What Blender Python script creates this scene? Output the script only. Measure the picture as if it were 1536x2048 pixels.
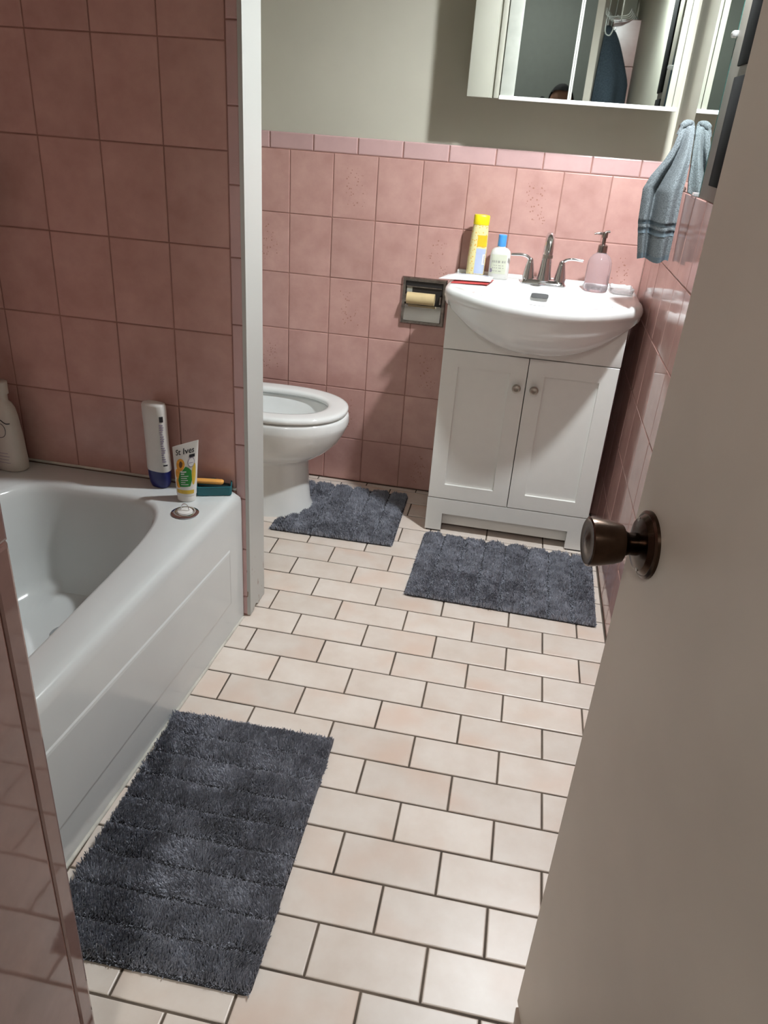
import bpy, bmesh, math, random
import numpy as np
from mathutils import Matrix, Vector

for o in list(bpy.data.objects):
    bpy.data.objects.remove(o, do_unlink=True)
scene = bpy.context.scene
COL = scene.collection
random.seed(7)
RNG = np.random.default_rng(7)
PI = math.pi

# ------------------------------------------------------------------ camera
def make_camera():
    yaw, pitch, roll = 0.1515, 0.4734, 0.0752
    cy, sy, cp, sp = math.cos(yaw), math.sin(yaw), math.cos(pitch), math.sin(pitch)
    fwd = Vector((-sy * cp, cy * cp, -sp))
    right = Vector((cy, sy, 0))
    up = right.cross(fwd)
    r2 = right * math.cos(roll) + up * math.sin(roll)
    u2 = -right * math.sin(roll) + up * math.cos(roll)
    m = Matrix.Identity(4)
    for i in range(3):
        m[i][0], m[i][1], m[i][2] = r2[i], u2[i], -fwd[i]
    m.translation = (0.0966, -2.2384, 1.3209)
    cd = bpy.data.cameras.new('camera')
    cd.sensor_fit = 'VERTICAL'
    cd.sensor_height = 36.0
    cd.lens = 1526.8 * 36.0 / 2048.0
    cd.clip_start = 0.01
    co = bpy.data.objects.new('camera', cd)
    co.matrix_world = m
    COL.objects.link(co)
    scene.camera = co
make_camera()

# ------------------------------------------------------------------ world, exposure
world = bpy.data.worlds.new('world')
scene.world = world
world.use_nodes = True
world.node_tree.nodes['Background'].inputs[0].default_value = (0.02, 0.02, 0.02, 1)
world.node_tree.nodes['Background'].inputs[1].default_value = 0.2
scene.view_settings.view_transform = 'Standard'
scene.view_settings.look = 'None'
scene.view_settings.gamma = 1.0
scene.view_settings.use_curve_mapping = False
scene.view_settings.exposure = 0.07
LIGHT_X, LIGHT_Y, LIGHT_Z = 0.414, -0.264, 1.99
VANITY_LIGHT = 2020.0       # emission strength of the globes above the wall mirror
HALL_FILL = 78.0          # emission strength of the added hall fill lamp

# ------------------------------------------------------------------ geometry helpers
def link(o, parent=None):
    COL.objects.link(o)
    if parent is not None:
        o.parent = parent
    return o

def mesh_obj(name, verts, faces, mat, parent=None, smooth=None):
    me = bpy.data.meshes.new(name)
    me.from_pydata([tuple(v) for v in verts], [], faces)
    me.update()
    if mat:
        me.materials.append(mat)
    finish(me, smooth)
    return link(bpy.data.objects.new(name, me), parent)

def finish(me, smooth):
    if smooth is not None:
        me.polygons.foreach_set('use_smooth', [True] * len(me.polygons))
        if smooth < 179:
            me.set_sharp_from_angle(angle=math.radians(smooth))
    me.update()

def bm_obj(name, bm, mat, parent=None, smooth=None):
    bmesh.ops.recalc_face_normals(bm, faces=bm.faces)
    me = bpy.data.meshes.new(name)
    bm.to_mesh(me)
    bm.free()
    if mat:
        me.materials.append(mat)
    finish(me, smooth)
    return link(bpy.data.objects.new(name, me), parent)

def bm_box(bm, x0, x1, y0, y1, z0, z1, bev=0.0, seg=2, M=None):
    r = bmesh.ops.create_cube(bm, size=1.0)
    vs = r['verts']
    for v in vs:
        v.co = Vector(((x0 + x1) / 2 + v.co.x * (x1 - x0), (y0 + y1) / 2 + v.co.y * (y1 - y0), (z0 + z1) / 2 + v.co.z * (z1 - z0)))
    if bev > 0:
        es = list({e for v in vs for e in v.link_edges})
        rb = bmesh.ops.bevel(bm, geom=es, offset=bev, segments=seg, profile=0.5, affect='EDGES')
        vs = list({v for f in rb['faces'] for v in f.verts} | {v for v in vs if v.is_valid})
    if M is not None:
        for v in vs:
            v.co = M @ v.co
    return vs

def box(name, x0, x1, y0, y1, z0, z1, mat, parent=None, bev=0.0, seg=2, M=None):
    bm = bmesh.new()
    bm_box(bm, x0, x1, y0, y1, z0, z1, bev, seg, M)
    return bm_obj(name, bm, mat, parent, 35 if bev > 0 else None)

def loft(name, rings, mat, parent=None, cap0=True, cap1=True, closed=True, smooth=40, loop=False):
    n = len(rings[0])
    verts = [tuple(p) for r in rings for p in r]
    faces = []
    m = len(rings)
    for i in range(m if loop else m - 1):
        a, b = i * n, ((i + 1) % m) * n
        for j in range(n if closed else n - 1):
            k = (j + 1) % n
            faces.append((a + j, a + k, b + k, b + j))
    if cap0 and not loop:
        faces.append(tuple(range(n - 1, -1, -1)))
    if cap1 and not loop:
        faces.append(tuple((m - 1) * n + j for j in range(n)))
    bm = bmesh.new()
    bv = [bm.verts.new(v) for v in verts]
    for f in faces:
        try:
            bm.faces.new([bv[i] for i in f])
        except ValueError:
            pass
    bmesh.ops.remove_doubles(bm, verts=bm.verts, dist=1e-6)
    return bm_obj(name, bm, mat, parent, smooth)

def circle(cx, cy, z, rx, ry=None, n=32, ph=0.0):
    ry = rx if ry is None else ry
    return [(cx + rx * math.cos(2 * PI * i / n + ph), cy + ry * math.sin(2 * PI * i / n + ph), z) for i in range(n)]

def superell(cx, cy, z, a, b, e, n=48):
    out = []
    for i in range(n):
        t = 2 * PI * i / n
        c, s = math.cos(t), math.sin(t)
        out.append((cx + a * math.copysign(abs(c) ** (2 / e), c), cy + b * math.copysign(abs(s) ** (2 / e), s), z))
    return out

def lathe(name, prof, mat, parent=None, n=32, M=None, smooth=40, cap0=True, cap1=True):
    rings = [circle(0, 0, z, max(r, 1e-5), n=n) for r, z in prof]
    if M is not None:
        rings = [[tuple(M @ Vector(p)) for p in r] for r in rings]
    return loft(name, rings, mat, parent, cap0, cap1, True, smooth)

def axis_matrix(origin, axis, up=(0, 0, 1)):
    z = Vector(axis).normalized()
    x = Vector(up).cross(z)
    if x.length < 1e-4:
        x = Vector((1, 0, 0))
    x.normalize()
    y = z.cross(x)
    m = Matrix.Identity(4)
    for i in range(3):
        m[i][0], m[i][1], m[i][2] = x[i], y[i], z[i]
    m.translation = Vector(origin)
    return m

def smooth_path(pts, sub=6):
    P = [Vector(p) for p in pts]
    out = []
    for i in range(len(P) - 1):
        p0 = P[max(i - 1, 0)]; p1 = P[i]; p2 = P[i + 1]; p3 = P[min(i + 2, len(P) - 1)]
        for k in range(sub):
            t = k / sub
            out.append(0.5 * ((2 * p1) + (p2 - p0) * t + (2 * p0 - 5 * p1 + 4 * p2 - p3) * t * t + (3 * p1 - p0 - 3 * p2 + p3) * t ** 3))
    out.append(P[-1])
    return out

def tube(name, pts, rad, mat, parent=None, n=12, flat=1.0, smooth=60):
    pts = [Vector(p) for p in pts]
    rads = rad if isinstance(rad, (list, tuple)) else [rad] * len(pts)
    rings = []
    prev = None
    for i, p in enumerate(pts):
        d = (pts[min(i + 1, len(pts) - 1)] - pts[max(i - 1, 0)]).normalized()
        if prev is None:
            a = d.orthogonal().normalized()
        else:
            a = (prev - d * prev.dot(d)).normalized()
        prev = a
        b = d.cross(a)
        r = rads[i] if len(rads) == len(pts) else rads[min(int(i * len(rads) / len(pts)), len(rads) - 1)]
        rings.append([p + (a * math.cos(2 * PI * j / n) + b * math.sin(2 * PI * j / n) * flat) * r for j in range(n)])
    return loft(name, rings, mat, parent, True, True, True, smooth)

def empty(name, loc=(0, 0, 0)):
    o = bpy.data.objects.new(name, None)
    o.empty_display_size = 0.05
    o.location = loc
    return link(o)

def adopt(root):
    """children were built in world coordinates: keep them there under a root that stands elsewhere"""
    bpy.context.view_layer.update()
    inv = Matrix.Translation(root.location).inverted()
    for ch in root.children:
        ch.matrix_parent_inverse = inv

def tag(o, label, cat, group=None):
    o['label'] = label
    o['category'] = cat
    if group:
        o['group'] = group
    return o

def struct(o, label=None):
    o['kind'] = 'structure'
    if label:
        o['label'] = label
    return o

# ------------------------------------------------------------------ material helpers
class NT:
    def __init__(self, name):
        self.m = bpy.data.materials.new(name)
        self.m.use_nodes = True
        self.t = self.m.node_tree
        self.b = self.t.nodes['Principled BSDF']
    def n(self, kind, **kw):
        nd = self.t.nodes.new(kind)
        for k, v in kw.items():
            setattr(nd, k, v)
        return nd
    def l(self, a, b):
        self.t.links.new(a, b)
    def set(self, **kw):
        for k, v in kw.items():
            self.b.inputs[k.replace('_', ' ')].default_value = v
    def coord(self, per_object=True, scale=1.0):
        tc = self.n('ShaderNodeTexCoord')
        if not per_object:
            return tc.outputs['Object']
        oi = self.n('ShaderNodeObjectInfo')
        mul = self.n('ShaderNodeMath', operation='MULTIPLY')
        mul.inputs[1].default_value = 37.0
        self.l(oi.outputs['Random'], mul.inputs[0])
        add = self.n('ShaderNodeVectorMath', operation='ADD')
        self.l(tc.outputs['Object'], add.inputs[0])
        self.l(mul.outputs[0], add.inputs[1])
        return add.outputs[0]
    def noise(self, vec, scale, detail=3.0, rough=0.5):
        nd = self.n('ShaderNodeTexNoise')
        nd.inputs['Scale'].default_value = scale
        nd.inputs['Detail'].default_value = detail
        nd.inputs['Roughness'].default_value = rough
        self.l(vec, nd.inputs['Vector'])
        return nd.outputs['Fac']
    def ramp(self, fac, stops):
        r = self.n('ShaderNodeValToRGB')
        els = r.color_ramp.elements
        while len(els) < len(stops):
            els.new(0.5)
        for e, (p, c) in zip(els, stops):
            e.position = p
            e.color = (*c, 1) if len(c) == 3 else c
        self.l(fac, r.inputs['Fac'])
        return r.outputs['Color']
    def mix(self, fac, a, b):
        m = self.n('ShaderNodeMix', data_type='RGBA')
        if isinstance(fac, (int, float)):
            m.inputs[0].default_value = fac
        else:
            self.l(fac, m.inputs[0])
        for s, v in ((6, a), (7, b)):
            if isinstance(v, (tuple, list)):
                m.inputs[s].default_value = (*v[:3], 1)
            else:
                self.l(v, m.inputs[s])
        return m.outputs[2]
    def math(self, op, a, b=None, clamp=False):
        m = self.n('ShaderNodeMath', operation=op)
        m.use_clamp = clamp
        for i, v in enumerate((a, b)):
            if v is None:
                continue
            if isinstance(v, (int, float)):
                m.inputs[i].default_value = v
            else:
                self.l(v, m.inputs[i])
        return m.outputs[0]
    def bump(self, fac, strength=0.1, dist=0.002):
        b = self.n('ShaderNodeBump')
        b.inputs['Strength'].default_value = strength
        b.inputs['Distance'].default_value = dist
        self.l(fac, b.inputs['Height'])
        self.l(b.outputs['Normal'], self.b.inputs['Normal'])
    def color(self, c):
        self.l(c, self.b.inputs['Base Color'])

def plain(name, col, rough=0.5, metal=0.0, var=0.06, scale=30.0, bump=0.0, bscale=80.0, coat=0.0, spec=0.5):
    t = NT(name)
    t.set(Roughness=rough, Metallic=metal)
    t.b.inputs['Coat Weight'].default_value = coat
    t.b.inputs['Specular IOR Level'].default_value = spec
    v = t.coord()
    f = t.noise(v, scale)
    lo = tuple(c * (1 - var) for c in col)
    hi = tuple(min(1, c * (1 + var)) for c in col)
    t.color(t.ramp(f, [(0.3, lo), (0.7, hi)]))
    if bump:
        t.bump(t.noise(v, bscale), bump, 0.001)
    return t.m

def tile_mat(name, lo, hi, rough, speckle=None, objvar=0.10, wav=0.05, blush=None):
    t = NT(name)
    t.set(Roughness=rough)
    v = t.coord()
    f = t.noise(v, 11.0, 4.0, 0.6)
    c = t.ramp(f, [(0.32, lo), (0.68, hi)])
    if blush:
        f2 = t.noise(v, 6.0, 2.0)
        c = t.mix(t.ramp(f2, [(0.52, (0, 0, 0)), (0.75, (0.75, 0.75, 0.75))]), c, blush)
    oi = t.n('ShaderNodeObjectInfo')
    hv = t.n('ShaderNodeHueSaturation')
    val = t.math('ADD', t.math('MULTIPLY', oi.outputs['Random'], objvar), 1.0 - objvar * 0.5)
    t.l(val, hv.inputs['Value'])
    t.l(c, hv.inputs['Color'])
    c = hv.outputs['Color']
    if speckle:
        tc = t.n('ShaderNodeTexCoord')
        vo = t.n('ShaderNodeTexVoronoi')
        vo.inputs['Scale'].default_value = 105.0
        t.l(v, vo.inputs['Vector'])
        dots = t.math('LESS_THAN', vo.outputs['Distance'], 0.26)
        pick = t.n('ShaderNodeTexNoise')
        pick.inputs['Scale'].default_value = 45.0
        t.l(v, pick.inputs['Vector'])
        dots = t.math('MULTIPLY', dots, t.math('GREATER_THAN', pick.outputs['Fac'], 0.47))
        sx = t.n('ShaderNodeSeparateXYZ')
        t.l(tc.outputs['Object'], sx.inputs[0])
        # a slanting spray across the middle of the tile
        a = t.math('ABSOLUTE', t.math('ADD', sx.outputs[0], t.math('MULTIPLY', sx.outputs[1], 0.12)))
        msk = t.math('MULTIPLY', t.math('LESS_THAN', a, 0.032), t.math('LESS_THAN', t.math('ABSOLUTE', sx.outputs[1]), 0.062))
        dots = t.math('MULTIPLY', t.math('MULTIPLY', dots, msk), 0.55)
        c = t.mix(dots, c, speckle)
    t.color(c)
    t.bump(t.noise(v, 16.0, 2.0), wav, 0.003)
    return t.m

M = {}
PINK_LO, PINK_HI = (0.50, 0.285, 0.255), (0.60, 0.365, 0.325)
M['pink'] = tile_mat('pink_glazed_tile', PINK_LO, PINK_HI, 0.22)
M['pink_speckled'] = tile_mat('pink_speckled_tile', PINK_LO, PINK_HI, 0.22, speckle=(0.27, 0.10, 0.06))
M['pink_cap'] = tile_mat('pink_cap_tile', (0.56, 0.37, 0.36), (0.62, 0.41, 0.40), 0.18)
M['pink_gloss'] = tile_mat('pink_gloss_tile', PINK_LO, PINK_HI, 0.07, wav=0.04)
M['stub_panel'] = tile_mat('shaded_pink_panel', (0.20, 0.122, 0.106), (0.25, 0.152, 0.132), 0.05, wav=0.06)  # pink tile darkened in the colour so the stub wall looks unlit
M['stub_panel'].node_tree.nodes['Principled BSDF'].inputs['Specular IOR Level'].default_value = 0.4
M['floor_tile'] = tile_mat('floor_tile_glaze', (0.70, 0.605, 0.53), (0.78, 0.705, 0.64), 0.36, objvar=0.12, wav=0.04, blush=(0.72, 0.54, 0.44))
M['grout_pink'] = plain('pink_wall_grout', (0.33, 0.17, 0.14), 0.8, var=0.15)
M['grout_floor'] = plain('floor_grout', (0.105, 0.08, 0.06), 0.9, var=0.4, scale=14)
M['paint'] = plain('wall_paint', (0.52, 0.50, 0.42), 0.55, var=0.03, scale=6, bump=0.05, bscale=120)
M['cream'] = plain('cream_trim_paint', (0.41, 0.41, 0.345), 0.45, var=0.04, scale=9, bump=0.05, bscale=60)
M['ceiling'] = plain('ceiling_paint', (0.72, 0.71, 0.66), 0.7, var=0.03)
M['door'] = plain('door_paint', (0.68, 0.62, 0.54), 0.38, var=0.05, scale=5, bump=0.04, bscale=40)
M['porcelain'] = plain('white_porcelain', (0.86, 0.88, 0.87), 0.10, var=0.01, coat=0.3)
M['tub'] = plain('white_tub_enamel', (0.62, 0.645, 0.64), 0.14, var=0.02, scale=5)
M['wall_shade'] = plain('shaded_wall_paint', (0.16, 0.145, 0.12), 0.5)  # dim wall tone: shade put into the colour of the added board
M['stile'] = plain('stile_paint', (0.44, 0.46, 0.41), 0.45)
M['caulk'] = plain('caulk', (0.58, 0.56, 0.50), 0.7, var=0.2, scale=20)
M['vanity'] = plain('vanity_paint', (0.80, 0.80, 0.77), 0.32, var=0.01)
M['vanity_dark'] = plain('vanity_underside', (0.05, 0.045, 0.04), 0.8)
M['chrome'] = plain('chrome', (0.72, 0.72, 0.74), 0.08, 1.0, var=0.02)
M['chrome_worn'] = plain('worn_chrome', (0.36, 0.32, 0.30), 0.22, 1.0, var=0.3, scale=60)
M['nickel'] = plain('brushed_nickel', (0.40, 0.37, 0.33), 0.30, 1.0)
M['bronze'] = plain('aged_bronze', (0.075, 0.048, 0.034), 0.24, 1.0, var=0.3, scale=45)
M['black'] = plain('black_rubber', (0.004, 0.004, 0.004), 0.9, spec=0.1)
M['dark'] = plain('dark_recess', (0.02, 0.018, 0.018), 0.45)
M['white_plastic'] = plain('white_plastic', (0.72, 0.71, 0.68), 0.35, var=0.02)
M['offwhite_plastic'] = plain('offwhite_plastic', (0.62, 0.58, 0.52), 0.4, var=0.02)
M['navy'] = plain('navy_plastic', (0.015, 0.02, 0.13), 0.3)
M['teal'] = plain('teal_plastic', (0.01, 0.13, 0.16), 0.4)
M['teal_dark'] = plain('dark_teal_plastic', (0.005, 0.03, 0.035), 0.5)
M['orange'] = plain('orange_plastic', (0.78, 0.38, 0.09), 0.35)
M['apricot'] = plain('apricot_print', (0.80, 0.36, 0.03), 0.4, var=0.25, scale=80)
M['apricot_dark'] = plain('apricot_dark_print', (0.14, 0.05, 0.01), 0.4)
M['gold'] = plain('gold_print', (0.62, 0.42, 0.05), 0.35)
M['green'] = plain('green_print', (0.02, 0.22, 0.035), 0.4)
M['white_print'] = plain('white_print', (0.75, 0.75, 0.75), 0.5)
M['black_print'] = plain('black_print', (0.015, 0.015, 0.02), 0.5)
M['grey_print'] = plain('grey_print', (0.28, 0.24, 0.33), 0.5, var=0.3, scale=300)
M['pale_print'] = plain('pale_print', (0.36, 0.36, 0.32), 0.5)
M['yellow'] = plain('yellow_plastic', (0.85, 0.70, 0.01), 0.35)
M['amber'] = plain('amber_print', (0.85, 0.48, 0.02), 0.45, var=0.1)
M['periwinkle'] = plain('periwinkle_print', (0.45, 0.52, 0.72), 0.45)
M['sky_blue'] = plain('blue_plastic', (0.08, 0.36, 0.85), 0.35)
M['label_cream'] = plain('label_cream', (0.60, 0.62, 0.50), 0.5)
M['red'] = plain('red_card', (0.52, 0.06, 0.06), 0.5)
M['cardboard'] = plain('cardboard_roll', (0.62, 0.48, 0.26), 0.8)
M['towel'] = plain('blue_grey_terry', (0.13, 0.15, 0.16), 0.95, var=0.55, scale=380, bump=1.0, bscale=420)
M['door'].node_tree.nodes['Principled BSDF'].inputs['Specular IOR Level'].default_value = 0.35
M['towel_hem'] = plain('blue_grey_hem', (0.09, 0.12, 0.14), 0.9, var=0.2, scale=300)
M['charcoal'] = plain('charcoal_terry', (0.035, 0.05, 0.065), 0.95, var=0.3, scale=200)
M['floral'] = plain('floral_cotton', (0.42, 0.20, 0.14), 0.9, var=0.6, scale=25)
M['mat_back'] = plain('mat_backing', (0.03, 0.03, 0.035), 0.9)
M['hall_paint'] = plain('hall_paint', (0.15, 0.165, 0.155), 0.7, var=0.03)
M['hall_floor'] = plain('hall_floor_boards', (0.22, 0.14, 0.08), 0.45, var=0.2, scale=8)
M['glass_edge'] = plain('mirror_edge_glass', (0.02, 0.10, 0.085), 0.15)
M['wire'] = plain('white_wire', (0.75, 0.76, 0.72), 0.3)
M['skin'] = plain('skin', (0.30, 0.15, 0.10), 0.5)
M['hair'] = plain('black_hair', (0.008, 0.008, 0.010), 0.9, spec=0.15)
M['shirt'] = plain('dark_shirt', (0.03, 0.03, 0.04), 0.9)
M['trousers'] = plain('dark_trousers', (0.04, 0.045, 0.06), 0.9)
M['phone'] = plain('phone_case', (0.02, 0.02, 0.02), 0.3)

def mk_specials():
    # silvered mirror, with old spots and dark creep rising from the bottom edge
    t = NT('old_mirror')
    t.set(Metallic=1.0, Roughness=0.015)
    tc = t.n('ShaderNodeTexCoord')
    sx = t.n('ShaderNodeSeparateXYZ')
    t.l(tc.outputs['Object'], sx.inputs[0])
    n1 = t.noise(tc.outputs['Object'], 19.0, 4.0, 0.65)
    h = t.math('MULTIPLY', t.math('SUBTRACT', sx.outputs[2], 1.41), 6.0)
    creep = t.math('GREATER_THAN', t.math('SUBTRACT', n1, h), 0.60)
    c = t.mix(t.math('MULTIPLY', creep, 0.75), (0.74, 0.81, 0.78), (0.06, 0.07, 0.09))
    t.color(c)
    M['mirror_old'] = t.m
    t = NT('clean_mirror')
    t.set(Metallic=1.0, Roughness=0.01, Base_Color=(0.78, 0.83, 0.80, 1))
    M['mirror'] = t.m
    # painted trim with chips and scuffs near the floor
    t = NT('chipped_trim_paint')
    t.set(Roughness=0.42)
    tc = t.n('ShaderNodeTexCoord')
    sx = t.n('ShaderNodeSeparateXYZ')
    t.l(tc.outputs['Object'], sx.inputs[0])
    mp = t.n('ShaderNodeMapping')
    mp.inputs['Scale'].default_value = (60, 60, 17)
    t.l(tc.outputs['Object'], mp.inputs[0])
    n1 = t.noise(mp.outputs[0], 1.0, 3.0, 0.6)
    h = t.math('MULTIPLY', sx.outputs[2], 0.75)
    chip = t.math('GREATER_THAN', t.math('SUBTRACT', n1, h), 0.575)
    c = t.mix(t.math('MULTIPLY', chip, 0.8), (0.50, 0.505, 0.48), (0.25, 0.15, 0.10))
    t.color(c)
    M['trim_chipped'] = t.m
    # glass / clear plastic
    t = NT('lilac_ribbed_glass')
    t.set(Roughness=0.10, Base_Color=(0.86, 0.80, 0.84, 1), IOR=1.16)
    t.b.inputs['Transmission Weight'].default_value = 0.85
    M['lilac_glass'] = t.m
    t = NT('clear_plastic')
    t.set(Roughness=0.15, Base_Color=(0.92, 0.90, 0.90, 1), IOR=1.2)
    t.b.inputs['Transmission Weight'].default_value = 0.8
    M['clear'] = t.m
    t = NT('lit_globe')
    t.set(Base_Color=(1, 1, 1, 1))
    t.b.inputs['Emission Color'].default_value = (0.93, 0.975, 1.0, 1)
    t.b.inputs['Emission Strength'].default_value = VANITY_LIGHT
    M['globe'] = t.m
    t = NT('lit_hall_fill')
    t.b.inputs['Emission Color'].default_value = (1.0, 0.97, 0.92, 1)
    t.b.inputs['Emission Strength'].default_value = HALL_FILL
    M['hall_fill_shade'] = t.m
    t = NT('frosted_glass_shade')
    t.set(Roughness=0.4, Base_Color=(0.75, 0.75, 0.73, 1))
    tr = t.n('ShaderNodeBsdfTranslucent')
    tr.inputs['Color'].default_value = (0.8, 0.8, 0.78, 1)
    mx = t.n('ShaderNodeMixShader')
    mx.inputs[0].default_value = 0.80
    t.l(t.b.outputs[0], mx.inputs[1]); t.l(tr.outputs[0], mx.inputs[2])
    t.l(mx.outputs[0], t.t.nodes['Material Output'].inputs['Surface'])
    M['shade_white'] = t.m
    # rug pile
    t = NT('charcoal_rug_pile')
    t.set(Roughness=1.0)
    t.b.inputs['Specular IOR Level'].default_value = 0.1
    t.b.inputs['Sheen Weight'].default_value = 0.25
    v = t.coord(False)
    f = t.noise(v, 22.0, 4.0, 0.6)
    f2 = t.noise(v, 420.0, 1.0)
    c = t.ramp(f, [(0.30, (0.20, 0.21, 0.25)), (0.70, (0.42, 0.44, 0.51))])
    hv = t.n('ShaderNodeHueSaturation')
    t.l(c, hv.inputs['Color'])
    t.l(t.math('ADD', f2, 0.5), hv.inputs['Value'])
    t.color(hv.outputs['Color'])
    M['pile'] = t.m
    # yellow spotted carton print
    t = NT('spotted_yellow_print')
    t.set(Roughness=0.4)
    v = t.coord(False)
    vo = t.n('ShaderNodeTexVoronoi')
    vo.inputs['Scale'].default_value = 120.0
    t.l(v, vo.inputs['Vector'])
    t.color(t.mix(t.math('LESS_THAN', vo.outputs['Distance'], 0.30), (0.80, 0.72, 0.36), (0.78, 0.50, 0.12)))
    M['yellow_spots'] = t.m
mk_specials()

# ------------------------------------------------------------------ tiles
_tile_cache = {}
def tile_mesh(w, h, t, bev, mat, nm):
    key = (round(w, 4), round(h, 4), mat.name)
    if key in _tile_cache:
        return _tile_cache[key]
    a, b = w / 2, h / 2
    v = []
    for z, i in ((-t, 0), (-bev * 0.8, 0), (-bev * 0.25, bev * 0.3), (0, bev)):
        v += [(-a + i, -b + i, z), (a - i, -b + i, z), (a - i, b - i, z), (-a + i, b - i, z)]
    f = []
    for k in range(3):
        for j in range(4):
            f.append((k * 4 + j, k * 4 + (j + 1) % 4, k * 4 + 4 + (j + 1) % 4, k * 4 + 4 + j))
    f.append((12, 13, 14, 15))
    me = bpy.data.meshes.new(nm)
    me.from_pydata(v, [], f)
    me.materials.append(mat)
    me.update()
    _tile_cache[key] = me
    return me

def lay_tiles(parent, cells, origin, u, v, nrm, gap, mat, nm='tile', t=0.006, bev=0.0022, tilt=0.0025, proud=0.0004):
    """cells: (u0,u1,v0,v1[,material]) in the plane origin + u,v ; face at the plane"""
    u, v, nrm, origin = Vector(u), Vector(v), Vector(nrm), Vector(origin)
    base = Matrix.Identity(4)
    for i in range(3):
        base[i][0], base[i][1], base[i][2] = u[i], v[i], nrm[i]
    for c in cells:
        u0, u1, v0, v1 = c[:4]
        m = c[4] if len(c) > 4 else mat
        if u1 - u0 < 0.008 or v1 - v0 < 0.008:
            continue
        me = tile_mesh(u1 - u0 - gap, v1 - v0 - gap, t, bev, m, nm)
        o = bpy.data.objects.new(nm, me)
        pos = origin + u * (u0 + u1) / 2 + v * (v0 + v1) / 2 + nrm * random.uniform(-proud, proud)
        rot = Matrix.Rotation(random.gauss(0, tilt), 4, 'X') @ Matrix.Rotation(random.gauss(0, tilt), 4, 'Y')
        o.matrix_world = Matrix.Translation(pos) @ base @ rot
        link(o, parent)

# ------------------------------------------------------------------ room dimensions
XR = 0.491          # right wall
YB = 0.5475         # back wall
XL = -1.245         # left wall
YT = -0.470         # tub side of the partition
YP = -0.352         # toilet side of the partition
XE = -0.545         # end of the partition
YF = -2.10          # wall with the doorway
XS, YS = -0.361, -1.66   # tiled stub by the doorway
ZC = 2.38
FW, FH = 0.2032, 0.10407
TP_W, TP_H, TZ = 0.1548, 0.2055, 1.2097
XW0 = -0.7473

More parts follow.
